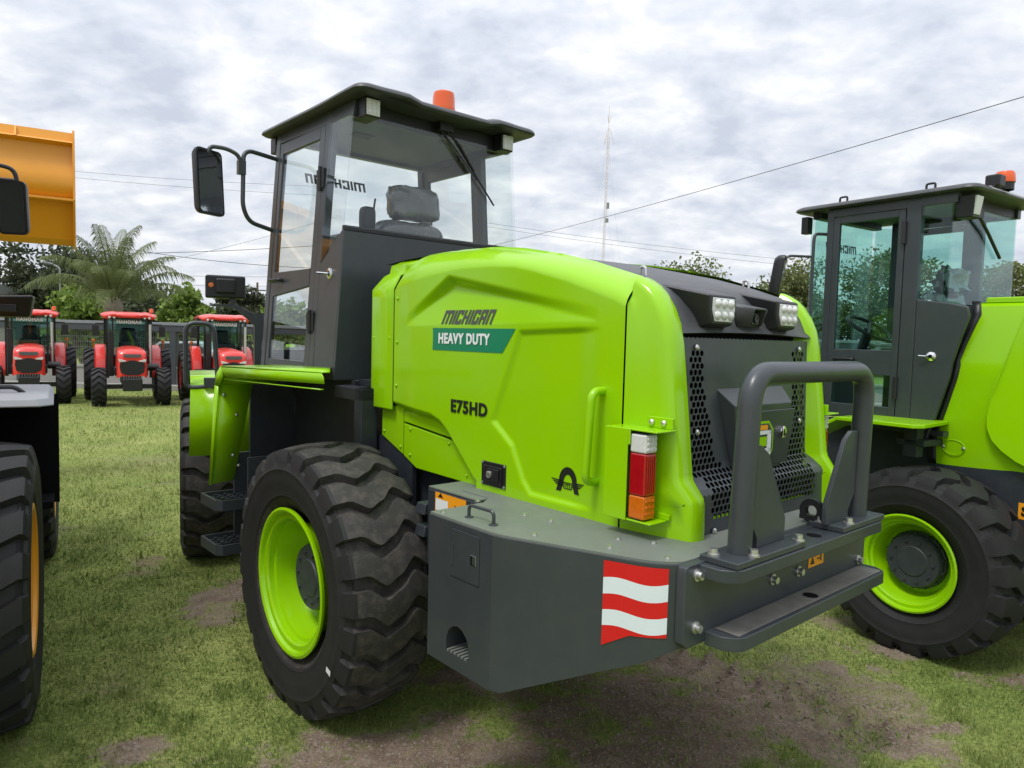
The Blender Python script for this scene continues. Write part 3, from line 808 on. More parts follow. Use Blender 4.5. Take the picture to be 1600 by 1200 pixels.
for (y, z) in ((-.833,1.19),(-.833,1.278),(-.978,1.19),(-.978,1.278)): inst(MB().lathe([(0,.006),(-.003,.005),(-.003,.0002)], axis='x', n=8).mesh('screw','steel'), 'screw', lt, (-.645,y,z))
# decals sit a millimetre proud of the skin
def skin_x(y, z): return -0.64 + hood_d(y, z)
def conform(o, off):
    me_ = o.data
    for v_ in me_.vertices: v_.co.x = skin_x(v_.co.y, v_.co.z) - off + (v_.co.x + 0.645)
b = MB(); P = []
for i in range(25):
    t = i/24; row = []
    for j in range(9):
        s = j/8; y0 = -0.436-0.003*(1-(2*s-1)**2); y1 = -0.942-(0.080)*s
        y = y0+(y1-y0)*t; z = 1.752+0.102*s
        row.append((skin_x(y, z)-0.002, y, z))
    P.append(row)
b.grid(P[::-1] if False else P); b.build('decal_band', 'teal', WL, label='dark green HEAVY DUTY decal band')
t = text('lettering', 'HEAVY DUTY', 'white', WL, (-0.645,-0.487,1.782), (0,-1,0), (0,0,1), 0.375, 0.050, bold=0.04, label='white HEAVY DUTY lettering'); conform(t, .0032)
block_text('lettering', 'MICHIGAN', 'inkgray', WL, (-0.645,-0.500,1.872), (0,-1,0), (0,0,1), 0.365, 0.064, slant=.30, label='dark slanted MICHIGAN lettering', place=lambda p: Vector((skin_x(p.y, p.z)-.0025, p.y, p.z)))
t = text('lettering', 'E75HD', 'ink', WL, (-0.645,-0.592,1.472), (0,-1,0), (0,0,1), 0.262, 0.060, bold=0.04, label='black E75HD lettering'); conform(t, .0022)
# winged arch emblem
def arc_emblem():
    x = -0.6425 + 0.016
    cy_, z0 = -1.333, 1.232
    b = MB()
    def flat(pts):
        vs = [(skin_x(cy_-q[0], z0+q[1])-0.002, cy_-q[0], z0+q[1]) for q in pts]; b.add(vs, [tuple(range(len(vs)))])
    n = 12; out, inn = [], []
    for k in range(n+1):
        a = math.pi*k/n
        out.append((-0.048*math.cos(a), 0.040+0.058*math.sin(a))); inn.append((-0.023*math.cos(a), 0.035+0.034*math.sin(a)))
    for k in range(n): flat([out[k], out[k+1], inn[k+1], inn[k]])
    flat([(-0.062,0.0),(-0.048,0.042),(-0.023,0.037),(-0.036,0.0)][::-1]); flat([(0.062,0.0),(0.036,0.0),(0.023,0.037),(0.048,0.042)][::-1])
    flat([(-0.022,0.012),(0.022,0.012),(0.022,0.016),(-0.022,0.016)]); flat([(-0.022,0.034),(0.022,0.034),(0.022,0.038),(-0.022,0.038)])
    flat([(-0.022,0.016),(-0.018,0.016),(-0.018,0.034),(-0.022,0.034)]); flat([(0.018,0.016),(0.022,0.016),(0.022,0.034),(0.018,0.034)])
    for k, xx in enumerate((-0.012,-0.002,0.008)): flat([(xx,0.018),(xx+.004,0.018),(xx+.004,0.032),(xx,0.032)])
    flat([(-0.012,0.029),(0.012,0.029),(0.012,0.032),(-0.012,0.032)])
    for sg in (-1, 1):
        for k, (l, zz) in enumerate(((0.088,0.040),(0.078,0.032),(0.068,0.024))):
            flat([(sg*0.024,zz-0.004),(sg*l,zz+0.001),(sg*l,zz+0.005),(sg*0.024,zz+0.002)][::sg])
    return b.build('winged_emblem', 'ink', WL, label='black winged arch emblem on the side door')
arc_emblem()

# ---- tail lamps in folded brackets
for sx in (-1, 1):
    sg = (lambda x: x) if sx < 0 else mx
    b = MB()
    def bx(x0, x1, y0, y1, z0, z1):
        a_, c_ = sorted((sg(x0), sg(x1))); b.box(a_, c_, y0, y1, z0, z1)
    bx(-.718,-.712,-1.690,-1.590,1.212,1.524); bx(-.7118,-.602,-1.805,-1.590,1.518,1.524); bx(-.718,-.712,-1.70,-1.6902,1.47,1.524)
    bx(-.7118,-.618,-1.79,-1.590,1.212,1.218); bx(-.7118,-.612,-1.596,-1.5902,1.219,1.517)
    bx(-.624,-.612,-1.80,-1.69,1.2182,1.238); bx(-.622,-.608,-1.80,-1.68,1.5242,1.562)
    br = b.build('tail_lamp_bracket', 'lime', WL, bevel=.0022)
    for y in (-1.715,-1.765): inst(bz, 'bracket_bolt', br, (sg(-.624), y, 1.543), (0, 0, rad(-90 if sx < 0 else 90)))
    xa, xb = sorted((sg(-.705), sg(-.645)))
    lb = MB().box(xa, xb, -1.748, -1.693, 1.215, 1.513).build('tail_lamp', 'black', WL, bevel=.004)
    xo, xi = sorted((sg(-.710), sg(-.648)))
    MB().box(xo, xi, -1.762, -1.694, 1.445, 1.508).build('reverse_lens', 'clearlens', lb, bevel=.007)
    MB().box(xo, xi, -1.762, -1.694, 1.302, 1.4445).build('red_lens', 'redlens', lb, bevel=.007)
    MB().box(xo, xi, -1.762, -1.694, 1.222, 1.3015).build('amber_lens', 'amber', lb, bevel=.007)
    for r_ in range(3):
        for k in range(3):
            MB().lathe([(0,.007),(-.003,.006),(-.004,.0003)], c=(sg(-.662-.017*k), -1.762, 1.285-.021*r_), axis='y', n=8).build('lens_dimple', 'amber', lb)
    for k in range(5):
        a_, c_ = sorted((sg(-.658-.010*k), sg(-.662-.010*k))); MB().box(a_, c_, -1.7645, -1.7618, 1.312, 1.435).build('lens_rib', 'redlens', lb)
    for r_ in range(3):
        for k in range(3):
            MB().lathe([(0,.008),(-.003,.007),(-.004,.0003)], c=(sg(-.662-.017*k), -1.762, 1.494-.018*r_), axis='y', n=8).build('light_element', 'lampface', lb)

# ---- counterweight
LFT = [(-1.055,-1.03),(-1.055,-1.40),(-1.046,-1.445),(-0.930,-1.757)]
arcp = []
for k in range(8):
    t = k/7; a0 = Vector((-0.905,-1.826)); a1 = Vector((-0.868,-1.955)); a2 = Vector((-0.79,-1.985))
    pp = a0*(1-t)**2 + a1*2*t*(1-t) + a2*t*t; arcp.append((pp.x, pp.y))
LFT += arcp
zbm = {0: .61, 1: .61, 2: .613}
def cwb(x, y): return interp(-y, [1.03,1.44,1.757,1.90,2.0], [.61,.613,.769,.837,.90])
OUT = LFT + [(-0.38-x, y) for (x, y) in reversed(LFT)]
OUT += [(0.60,-1.03),(0.60,-0.80),(-0.73,-0.80),(-0.73,-0.98),(-0.80,-1.03)]
n = len(OUT)
b = MB(); b.add([(x, y, cwb(x, y)) for (x, y) in OUT] + [(x, y, 1.148) for (x, y) in OUT], [tuple(range(n-1,-1,-1)), tuple(range(n, 2*n))] + [(i,(i+1)%n,n+(i+1)%n,n+i) for i in range(n)])
b.f.remove((0, 1, n+1, n))
ARCH = [(-1.150,.665),(-1.150,.715),(-1.162,.745),(-1.188,.768),(-1.217,.775),(-1.245,.768),(-1.272,.745),(-1.284,.715),(-1.284,.665)]
xf, xk = -1.055, -.93
b.add([(xf,y,z) for (y,z) in [(-1.03,.61),(-1.217,.61),(-1.217,.665)]+ARCH[:5]+[(-1.217,1.148),(-1.03,1.148)]], [tuple(range(10))])
b.add([(xf,y,z) for (y,z) in [(-1.217,.61),(-1.40,.61),(-1.40,1.148),(-1.217,1.148)]+ARCH[4:]+[(-1.217,.665)]], [tuple(range(10))])
na = len(ARCH)
b.add([(xf,y,z) for (y,z) in ARCH]+[(xk,y,z) for (y,z) in ARCH], [(q,(q+1)%na,na+(q+1)%na,na+q) for q in range(na)]+[tuple(range(na,2*na))])
CW = b.build('counterweight', 'gray', WL, angle=25, label='heavy charcoal steel counterweight with tapered corners')
b = MB()
for k in range(6): b.box(-1.053,-0.94,-1.163-.021*k,-1.153-.021*k,.664,.672)
b.build('pocket_tread', 'deck', CW)
# deck plate on top, slightly inset
ins = [(x + (0.008 if x < 0 else -0.008), y + 0.006) for (x, y) in OUT]
b = MB(); b.prism(ins, 'z', 1.146, 1.156); b.build('counterweight_deck', 'deck', WL, angle=30, label='dusty grey deck plate on the counterweight')
bl = bolt_mesh(0.0085, 0.008)
for (x, y) in ((-1.02,-1.07),(-.80,-1.00),(-.80,-1.28),(-.955,-1.50),(-.78,-1.40),(-.86,-1.75),(-.76,-1.70),(-.80,-1.93),(-.70,-1.80)): inst(bl, 'deck_bolt', WL, (x, y, 1.156))
b = MB(); b.tube(fillet([(-.985,-1.18,1.155),(-.985,-1.18,1.203),(-.982,-1.318,1.203),(-.982,-1.318,1.155)], .02, 5), .0065, 10)
for y in (-1.18,-1.318): b.lathe([(1.155,.017),(1.160,.016),(1.162,.008)], c=(-.984,y,0), axis='z', n=14)
b.build('deck_handle', 'gray', WL)
# small access door outlined on the side
b = MB(); b.box(-1.0575,-1.05,-1.333,-1.172,.952,1.127); ad = b.build('access_door', 'gray', CW, bevel=.002)
b = MB(); b.box(-1.0558,-1.052,-1.3345,-1.1705,.9505,1.1285); b.build('door_gap', 'void', ad)
b = MB(); b.tube([(-1.059,-1.181,.995),(-1.059,-1.181,1.075)], .0035, 8); b.build('hinge', 'gray', ad)
b = MB(); b.box(-1.060,-1.0575,-1.318,-1.287,1.02,1.055); b.build('latch_plate', 'chrome', ad, bevel=.001)
b = MB(); b.box(-1.0605,-1.0600,-1.315,-1.300,1.024,1.051); b.build('latch_paddle', 'hub', ad)
# red and white wavy reflective stripes wrapped on the corner
path = [Vector((-0.9215,-1.782)), Vector((-0.905,-1.826))] + [Vector(q) for q in arcp[1:6]]
cum = [0]
for i in range(1, len(path)): cum.append(cum[-1]+(path[i]-path[i-1]).length)
def pth(t):
    s = t*cum[-1]; x = interp(s, cum, [q.x for q in path]); y = interp(s, cum, [q.y for q in path])
    t2 = min(0.999, t); s2 = s+0.004
    k = max(i for i in range(len(cum)-1) if cum[i] <= min(s, cum[-1]-1e-6)); d_ = (path[k+1]-path[k]).normalized()
    return x, y, Vector((d_.y, -d_.x))
def wv(t): return 0.0065*math.sin(t*2*math.pi*0.95+0.3) + 0.008*t
rows = [lambda t: 1.138, lambda t: 1.082+wv(t), lambda t: 1.030+wv(t), lambda t: .980+wv(t), lambda t: .928+wv(t)+.002, lambda t: interp(t, [0,.45,1], [.868,.918,.925])]
first = None
for k in range(5):
    b = MB(); P = []
    for i in range(25):
        t = i/24; x, y, nn = pth(t)
        P.append([(x - abs(nn.x)*0.0025, y + nn.y*0.0025 if nn.y < 0 else y - nn.y*.0025, rows[k+1](t) + (rows[k](t)-rows[k+1](t))*s) for s in (0, .5, 1)])
    b.grid(P); b.build('reflective_stripe', 'reflred' if k % 2 == 0 else 'reflwhite', WL, label='wavy red reflective stripe' if k % 2 == 0 else 'wavy white reflective stripe')

# ---- rear bumper plate, shelves, guard
b = MB(); xa, xb = -0.815, 0.435
def rp(x0, x1, z0, z1, r):
    return [(x0+r,z0),(x1-r,z0),(x1,z0+r),(x1,z1-r),(x1-r*.3,z1-r*.25),(x1-r,z1),(x0+r,z1),(x0+r*.3,z1-r*.25),(x0,z1-r),(x0,z0+r)]
b.prism(rp(xa, xb, .895, 1.152, .02), 'y', -1.975, -2.008); BP = b.build('bumper_plate', 'gray', WL, bevel=.004)
def shelf(z0, z1, x0, x1, yb, yf, c, name, m):
    poly = [(x0, yb), (x0, yf+c*1.0), (x0+c*.5, yf+c*.28), (x0+c*1.1, yf), (x1-c*1.1, yf), (x1-c*.5, yf+c*.28), (x1, yf+c), (x1, yb)]
    return MB().prism(poly, 'z', z0, z1).build(name, m, WL, bevel=.003)
shelf(1.108,1.148,-.745,.345,-2.006,-2.125,.05,'upper_shelf','gray')
shelf(.886,.930,-.70,.42,-2.006,-2.115,.05,'rear_step','gray')
b = MB(); P = [[(x, y, .9315) for y in np.linspace(-2.015,-2.10,6)] for x in np.linspace(-.66,.38,30)]; b.grid(P); b.build('worn_step_top', mat('worn_step', (.17,.162,.148), .6, var=.5, vscale=16, dust=.5, dustcol=(.20,.17,.13), bump=.3), WL)
hx = bolt_mesh(0.0135, 0.021)
for (x, z) in ((-.758,1.118),(-.756,.955),(.385,1.085),(.375,.955),(-.305,1.012),(-.124,1.005)):
    inst(hx, 'hex_bolt', BP, (x, -2.008, z), (rad(90), 0, 0))
b = MB(); b.add([(-.05,-2.0095,1.0),(.068,-2.0095,1.0),(.068,-2.0095,1.054),(-.05,-2.0095,1.054)], [(0,1,2,3)]); ws = b.build('warning_sticker', 'warn', WL, label='orange warning sticker on the bumper plate')
b = MB(); b.add([(-.036,-2.0105,1.010),(-.004,-2.0105,1.010),(-.020,-2.0105,1.040)], [(0,1,2)]); b.add([(.015,-2.0105,1.022),(.035,-2.0105,1.022),(.035,-2.0105,1.028),(.015,-2.0105,1.028)],[(0,1,2,3)]); b.add([(.040,-2.0105,1.014),(.050,-2.0105,1.012),(.050,-2.0105,1.042),(.040,-2.0105,1.034)],[(0,1,2,3)]); b.build('sticker_print', 'ink', ws)
for x0, x1_ in ((-.715,-.30), (-.02,.335)):
    b = MB(); b.box(x0, x1_, -2.118,-1.985,1.1485,1.170); b.build('guard_base_plate', 'gray', WL, bevel=.004)
for x in (-.69,-.60,-.32): inst(hx, 'hex_bolt', WL, (x,-2.102 if x != -.69 else -2.02,1.170))
for x in (.0,.06,.31): inst(hx, 'hex_bolt', WL, (x,-2.100 if x == .06 else -2.02,1.170))
b = MB(); gpth = fillet([(-.605,-2.055,1.165),(-.580,-2.055,1.7255),(.238,-2.055,1.7255),(.222,-2.055,1.165)], .105, 10)
b.tube(gpth, .0368, 24); b.build('rear_guard_bar', 'gray', WL, angle=50, label='thick bent charcoal tube guarding the grille')
for k, x in enumerate((-.515, .135)):
    b = MB(); s = 1 if k == 0 else -1
    pts = [(x, 1.17),(x+s*.175,1.17),(x+s*.175,1.245),(x+s*.05,1.47),(x+s*.0,1.50),(x-s*.05,1.50),(x-s*.05,1.26),(x-s*.02,1.23),(x,1.20)]
    b.prism(pts if s > 0 else pts[::-1], 'y', -2.062,-2.044); b.build('gusset_plate', 'gray', WL, bevel=.002)
for x in (-.42,-.0):
    b = MB(); b.lathe([(-.012,.045),(.012,.045),(.012,.022),(-.012,.022),(-.012,.045)], c=(x,-1.99,1.205), axis='x', n=18); b.box(x-.0118,x+.0118,-2.034,-1.946,1.1702,1.187); b.build('tow_eye', 'black', WL)
for (x, z) in ((-.13,1.1495),(-.13,.9335)):
    b = MB(); b.lathe([(0,.0001),(0,.026)], c=(x,-2.062,z), axis='z', n=20); b.build('drain_hole', 'void', WL)

# ---- chassis
b = MB()
b.box(-.47,-.43,-1.1,1.35,.55,1.18); b.box(.36,.40,-1.1,1.35,.55,1.18); b.box(-.45,.38,-.95,1.2,.70,.95)
b.build('rear_frame', 'navy', WL, bevel=.004)
b = MB(); b.tube([(-.80,0,BIG_AX),(.73,0,BIG_AX)], .13, 20); b.lathe([(-.2,.001),(-.2,.26),(.13,.26),(.13,.001)], c=(0,0,BIG_AX), n=20); b.build('rear_axle', 'navy', WL)
b = MB(); b.tube([(-.80,1.30,BIG_AX),(.80,1.30,BIG_AX)], .13, 20); front(b.build('front_axle', 'navy', WL))
b = MB(); b.prism([(.95,.45),(1.45,.38),(1.55,1.15),(.95,1.25)], 'x', -.30,.23); b.build('hinge_frame', 'navy', WL, bevel=.005)
b = MB(); b.prism([(.1,.45),(1.8,.5),(1.8,1.1),(1.0,1.70),(.7,1.65),(.1,1.1)], 'x', -.40,.40); front(b.build('front_frame', 'navy', WL, bevel=.005))
for x in (-.40,.27):
    b = MB(); b.prism([(.8,1.45),(1.0,1.72),(2.1,1.35),(2.85,.55),(2.75,.35),(1.9,1.05)], 'x', x, x+.07); front(b.build('lift_arm', 'lime', WL, bevel=.004))
# block with label in front of the counterweight
b = MB(); b.box(-.78,-.50,-.99,-.62,.80,1.142); b.build('battery_box', 'navy', WL, bevel=.005)
b = MB(); b.prism([(-.62,1.146),(-.97,1.146),(-.97,1.152),(-.62,1.152)], 'x', -.775,-.50); b.build('box_top', 'deck', WL)
b = MB(); b.add([(-.782,-.68,1.055),(-.782,-.90,1.055),(-.782,-.90,1.138),(-.782,-.68,1.138)], [(0,1,2,3)]); ws = b.build('warning_sticker', 'warn', WL, label='orange and white warning sticker above the rear tyre')
b = MB(); b.add([(-.7828,-.685,1.060),(-.7828,-.775,1.060),(-.7828,-.775,1.110),(-.7828,-.685,1.110)], [(0,1,2,3)]); b.build('sticker_panel', 'white', ws)
b = MB(); b.add([(-.7828,-.80,1.065),(-.7828,-.85,1.065),(-.7828,-.825,1.105)], [(0,1,2)]); b.add([(-.7828,-.70,1.118),(-.7828,-.74,1.118),(-.7828,-.72,1.138)], [(0,1,2)]); b.build('sticker_print', 'ink', ws)
for z in (1.02,.92):
    b = MB(); b.hexa([(-.80,-.62,z),(-.60,-.62,z),(-.60,-.54,z),(-.80,-.54,z),(-.79,-.62,z+.05),(-.60,-.62,z+.05),(-.60,-.55,z+.05),(-.79,-.55,z+.05)]); b.build('stop_block', 'navy', WL, bevel=.006)
b = MB(); b.box(-.52,-.47,-.65,.40,.95,1.30); b.box(-.55,.48,.12,.42,.95,1.56); b.build('bulkhead', 'navy', WL)
# ------------------------------------------------------------------ cab of the main loader
CC = -0.02
def hw(z): return interp(z, [1.5,2.40,3.03,3.12], [.688,.63,.58,.572])
def cab_side(poly, side, o, i, name, m, parent=WL, bevel=0.0, label=None):
    n = len(poly)
    vs = [(CC+side*(hw(z)+o), y, z) for (y, z) in poly] + [(CC+side*(hw(z)-i), y, z) for (y, z) in poly]
    fs = [tuple(range(n)) if side < 0 else tuple(range(n-1,-1,-1)), tuple(range(2*n-1, n-1, -1)) if side < 0 else tuple(range(n, 2*n))]
    fs += [((i_+1) % n, i_, n+i_, n+(i_+1) % n) if side < 0 else (i_, (i_+1) % n, n+(i_+1) % n, n+i_) for i_ in range(n)]
    return MB().add(vs, fs).build(name, m, parent, bevel=bevel, label=label)
CABDOOR = []
for sd_ in (-1, 1):
    R_ = lambda y0, y1, z0, z1: [(y0,z0),(y0,z1),(y1,z1),(y1,z0)]
    cab_side(R_(1.395,1.455,1.555,3.11), sd_, 0, .05, 'front_pillar', 'gray', bevel=.006)
    cab_side(R_(.69,.752,1.555,3.11), sd_, 0, .05, 'door_post', 'gray', bevel=.006)
    cab_side([(.43,3.03),(.43,3.115),(1.455,3.115),(1.455,3.045)], sd_, -.003, .05, 'roof_rail', 'gray', bevel=.004)
    cab_side([(.689,1.555),(.445,1.555),(.43,2.40),(.445,2.40),(.689,2.215)], sd_, -.002, .03, 'quarter_panel', 'gray', bevel=.006)
    cab_side([(.688,2.228),(.436,2.415),(.436,3.028),(.688,3.032)], sd_, -.008, -.002, 'quarter_window', 'glass')
    # door with two panes
    dr = cab_side(R_(.757,.825,1.60,3.04), sd_, -.004, .034, 'cab_door', 'gray', bevel=.004, label='framed cab door')
    cab_side(R_(1.345,1.391,1.60,3.04), sd_, -.004, .034, 'door_stile', 'gray', dr, bevel=.004)
    cab_side([(.825,2.965),(.825,3.04),(1.345,3.04),(1.345,2.965)], sd_, -.004, .034, 'door_rail', 'gray', dr, bevel=.004)
    cab_side([(.825,2.095),(.825,2.20),(1.345,2.20),(1.345,2.045)], sd_, -.004, .034, 'door_rail', 'gray', dr, bevel=.004)
    cab_side([(.825,1.60),(.825,1.645),(1.345,1.645),(1.345,1.60)], sd_, -.004, .034, 'door_rail', 'gray', dr, bevel=.004)
    cab_side(R_(.82,1.35,2.195,2.97), sd_, -.016, .012, 'upper_pane', 'glass', dr)
    cab_side([(.82,1.64),(.82,2.10),(1.35,2.05),(1.35,1.64)], sd_, -.016, .012, 'lower_pane', 'glass', dr)
    x = CC+sd_*(hw(2.15)+.012)
    b = MB(); b.tube(fillet([(CC+sd_*hw(2.14),1.33,2.145),(x+sd_*.02,1.33,2.147),(x+sd_*.02,1.19,2.147),(CC+sd_*hw(2.14),1.19,2.145)], .015, 4), .011, 8); b.build('door_handle', 'black', dr)
    for z in (2.72, 1.88):
        b = MB(); xx = CC+sd_*(hw(z)+.008); b.tube([(xx,.755,z-.07),(xx,.755,z+.07)], .012, 10); b.box(min(xx,xx-sd_*.02),max(xx,xx-sd_*.02),.71,.80,z-.055,z+.055); b.build('hinge', 'black', dr)
    # door hold-open striker on the quarter panel
    xq = CC+sd_*hw(2.13)
    b = MB(); b.lathe([(0,.033),(sd_*.006,.032),(sd_*.010,.015)], c=(xq+sd_*-.003,.555,2.155), axis='x', n=16); b.tube([(xq,.555,2.155),(xq+sd_*.03,.56,2.155),(xq+sd_*.055,.60,2.158)], .007, 8); b.build('door_striker', 'chrome', WL)
    b = MB(); b.box(min(xq,xq+sd_*.02),max(xq,xq+sd_*.02),1.0,1.02,1.1,1.12)
# rear wall, floor, front
zb0, zb1 = 1.555, 2.392
b = MB(); b.hexa([(CC-hw(zb0)+.004,.428,zb0),(CC+hw(zb0)-.004,.428,zb0),(CC+hw(zb0)-.004,.46,zb0),(CC-hw(zb0)+.004,.46,zb0),(CC-hw(zb1)+.004,.428,zb1),(CC+hw(zb1)-.004,.428,zb1),(CC+hw(zb1)-.004,.46,zb1),(CC-hw(zb1)+.004,.46,zb1)])
b.build('cab_rear_wall', 'gray', WL, bevel=.004)
b = MB(); b.box(CC-hw(2.4)+.002, CC+hw(2.4)-.002, .424, .448, 2.3925, 2.418); b.build('window_seal', 'black', WL)
def pane(y, z0, z1, name, o=0.0, m='glass', t=.006):
    b = MB(); b.hexa([(CC-hw(z0)-o,y,z0),(CC+hw(z0)+o,y,z0),(CC+hw(z0)+o,y+t,z0),(CC-hw(z0)-o,y+t,z0),(CC-hw(z1)-o,y,z1),(CC+hw(z1)+o,y,z1),(CC+hw(z1)+o,y+t,z1),(CC-hw(z1)-o,y+t,z1)])
    return b.build(name, m, WL)
pane(.417, 2.408, 3.035, 'rear_window', .006)
pane(1.456, 1.70, 3.06, 'windscreen', -.004)
b = MB(); b.box(CC-.57,CC+.57,.432,.47,3.022,3.115); b.build('rear_header', 'black', WL, bevel=.004)
b = MB(); b.box(CC-.57,CC+.57,1.40,1.452,3.06,3.115); b.box(CC-.66,CC+.66,1.40,1.455,1.555,1.70); b.build('front_header', 'gray', WL)
b = MB(); b.box(CC-.66,CC+.66,.46,1.40,1.556,1.60); b.build('cab_floor', 'navy', WL)
b = MB(); b.box(CC-.55,CC+.55,.47,1.44,3.085,3.098); hl = b.build('headliner', 'headliner', WL)
b = MB(); b.box(.18,.36,.62,.72,3.076,3.0848); b.box(-.32,-.18,.9,1.0,3.078,3.0848); b.build('ceiling_vent', 'interior', hl, bevel=.004)
b = MB(); b.box(-.34,.34,.85,.856,2.3,2.302)
# roof shell
def roof(parent, cx, hwx, y0, y1, z, m, bump=True, name='cab_roof'):
    loops = []
    def outline(ins, zz, crown):
        pts = []
        x0, x1, a0, a1 = cx-hwx+ins, cx+hwx-ins, y0+ins*0.9, y1-ins*1.4
        r = max(.02, .07-ins*.3); seg = 5
        cs = [((x0+r, a0+r), math.pi), ((x1-r, a0+r), 1.5*math.pi), ((x1-r, a1-r), 0), ((x0+r, a1-r), .5*math.pi)]
        for k, (c, st) in enumerate(cs):
            for q in range(seg+1):
                a = st + (math.pi/2)*q/seg
                pts.append((c[0]+r*math.cos(a), c[1]+r*math.sin(a)))
            nx_ = cs[(k+1) % 4]; e_ = (nx_[0][0]+r*math.cos(nx_[1]), nx_[0][1]+r*math.sin(nx_[1])); s_ = pts[-1]
            for q in range(1, 14):
                t = q/14; pts.append((s_[0]+(e_[0]-s_[0])*t, s_[1]+(e_[1]-s_[1])*t))
        res = []
        for (x, y) in pts:
            dz = 0
            if bump:
                rear = 1-sstep(y0+.10, y0+.55, y); side = sstep(.24, .30, abs(x-cx))*0.9+sstep(.40,.44,abs(x-cx))*-.15
                dz = .024*side*(.35+.65*rear) + crown
            res.append((x, y, zz+dz))
        return res
    for ins, zz, cr_ in ((.05,-.012,0),(.012,-.012,0),(.0,-.002,0),(.004,.012,0),(.020,.024,0),(.06,.032,.0),(.16,.040,.004),(.30,.044,.006)):
        loops.append(outline(ins, z+zz, cr_))
    b = MB(); n = len(loops[0]); vs = [p for l in loops for p in l]
    fs = [(i*n+j, i*n+(j+1)%n, (i+1)*n+(j+1)%n, (i+1)*n+j) for i in range(len(loops)-1) for j in range(n)]
    fs.append(tuple((len(loops)-1)*n+j for j in range(n)))
    fs.append(tuple(range(n-1,-1,-1)))
    b.add(vs, fs)
    return b.build(name, m, parent, angle=40)
rf = roof(WL, CC, .652, .235, 1.58, 3.112, 'roofgray')
for (x, y) in ((-.50,.42),(.47,.42)):
    b = MB(); b.tube([(x,y,3.15),(x,y,3.205)], .011, 8); b.build('roof_bolt', 'black', rf)
b = MB(); b.box(-.60,-.50,1.47,1.55,3.0,3.10); b.build('front_work_lamp', 'black', WL, bevel=.006)
for x in (-.525,.455):
    b = MB(); b.box(x-.048,x+.048,.345,.43,3.012,3.112); lm = b.build('rear_work_lamp', 'black', WL, bevel=.004)
    b = MB(); b.box(x-.041,x+.041,.334,.3445,3.018,3.106); lf = b.build('lamp_lens', 'lampface', lm, bevel=.003)
    for k in range(9):
        MB().lathe([(0,.011),(-.003,.010),(-.004,.0003)], c=(x-.026+.026*(k % 3), .334, 3.036+.026*(k//3)), axis='y', n=8).build('light_element', 'clearlens', lm)
# beacon
b = MB(); b.lathe([(3.135,.075),(3.165,.075),(3.172,.070),(3.172,.001)], c=(.005,.42,0), axis='z', n=24); bc = b.build('beacon', 'black', rf)
b = MB(); b.lathe([(3.172,.072),(3.178,.073),(3.195,.069),(3.255,.067),(3.282,.062),(3.290,.050),(3.292,.001)], c=(.005,.42,0), axis='z', n=32); b.build('beacon_lens', 'orange', bc, angle=40)
# wiper
b = MB(); b.tube([(.0,.405,3.075),(.10,.375,2.98),(.22,.385,2.85)], .008, 8); b.tube([(.06,.390,3.02),(.40,.400,2.665)], .006, 6); b.tube([(-.03,.40,3.06),(.12,.385,2.92),(.25,.392,2.80)], .005, 6); b.box(-.05,.05,.37,.43,3.05,3.10); b.build('wiper', 'black', WL)
block_text('lettering', 'MICHIGAN', 'inkgray', WL, (.075,1.4635,2.838), (-1,0,0), (0,0,1), .46, .062, slant=.2, label='dark MICHIGAN lettering on the windscreen, seen reversed')
# seat wrapped in plastic
def pad(cx, cy, cz, sx, sy, sz, name, m, parent, crump=.012, tilt=0.0):
    b = MB(); n = 18; P = []
    r0 = random.random()*50
    for i in range(n+1):
        u = -math.pi/2 + math.pi*i/n; row = []
        for j in range(2*n+1):
            v = 2*math.pi*j/(2*n)
            def se(w, e): c = math.copysign(abs(w)**e, w); return c
            x = se(math.cos(u), .45)*se(math.cos(v), .45); y = se(math.cos(u), .45)*se(math.sin(v), .45); z = se(math.sin(u), .45)
            k = 1 + crump/max(sx, sz)*4*(float(fbm(np.array(x*3+r0+z*2), np.array(y*3+z*4+r0), 4))-.5)
            yy, zz = y*sy*k, z*sz*k
            row.append((cx+x*sx*k, cy+yy*math.cos(tilt)-zz*math.sin(tilt), cz+zz*math.cos(tilt)+yy*math.sin(tilt)))
        P.append(row)
    b.grid(P); return b.build(name, m, parent, angle=50)
st = pad(.035,.84,2.38,.245,.085,.175,'seat_backrest','plasticwrap',WL,.012,.08); st['label'] = 'grey seat back wrapped in crinkled plastic'
pad(.045,.80,2.67,.180,.075,.105,'headrest','plasticwrap',st,.016)
pad(.045,1.02,2.13,.25,.25,.08,'seat_cushion','plasticwrap',st,.02)
b = MB(); b.box(-.15,.24,.85,1.2,1.60,2.08); b.build('seat_base', 'black', WL)
b = MB(); b.box(-.36,-.22,.66,1.20,2.05,2.46); b.build('side_console', 'interior', WL, bevel=.01)
pad(-.29,.80,2.535,.045,.04,.075,'lever_knob','black',WL,.0); b = MB(); b.tube([(-.235,.86,2.45),(-.20,.86,2.68)], .007, 6); b.build('lever', 'black', WL)
b = MB(); cst = Vector((-.03,1.16,2.36))
pts = [(cst.x+.19*math.cos(t), cst.y+.19*math.sin(t)*.8, cst.z-.19*math.sin(t)*-.5) for t in np.linspace(0, 2*math.pi, 33)]
b.tube(pts, .013, 8, cap=False); b.tube([(cst.x,cst.y,cst.z),(cst.x,1.32,1.9),(cst.x,1.36,1.6)], .03, 10); b.tube([pts[0],pts[16]], .01, 6); b.build('steering_wheel', 'black', WL)
b = MB(); b.box(-.25,.2,1.28,1.40,1.6,2.1); b.build('dashboard', 'interior', WL, bevel=.02)
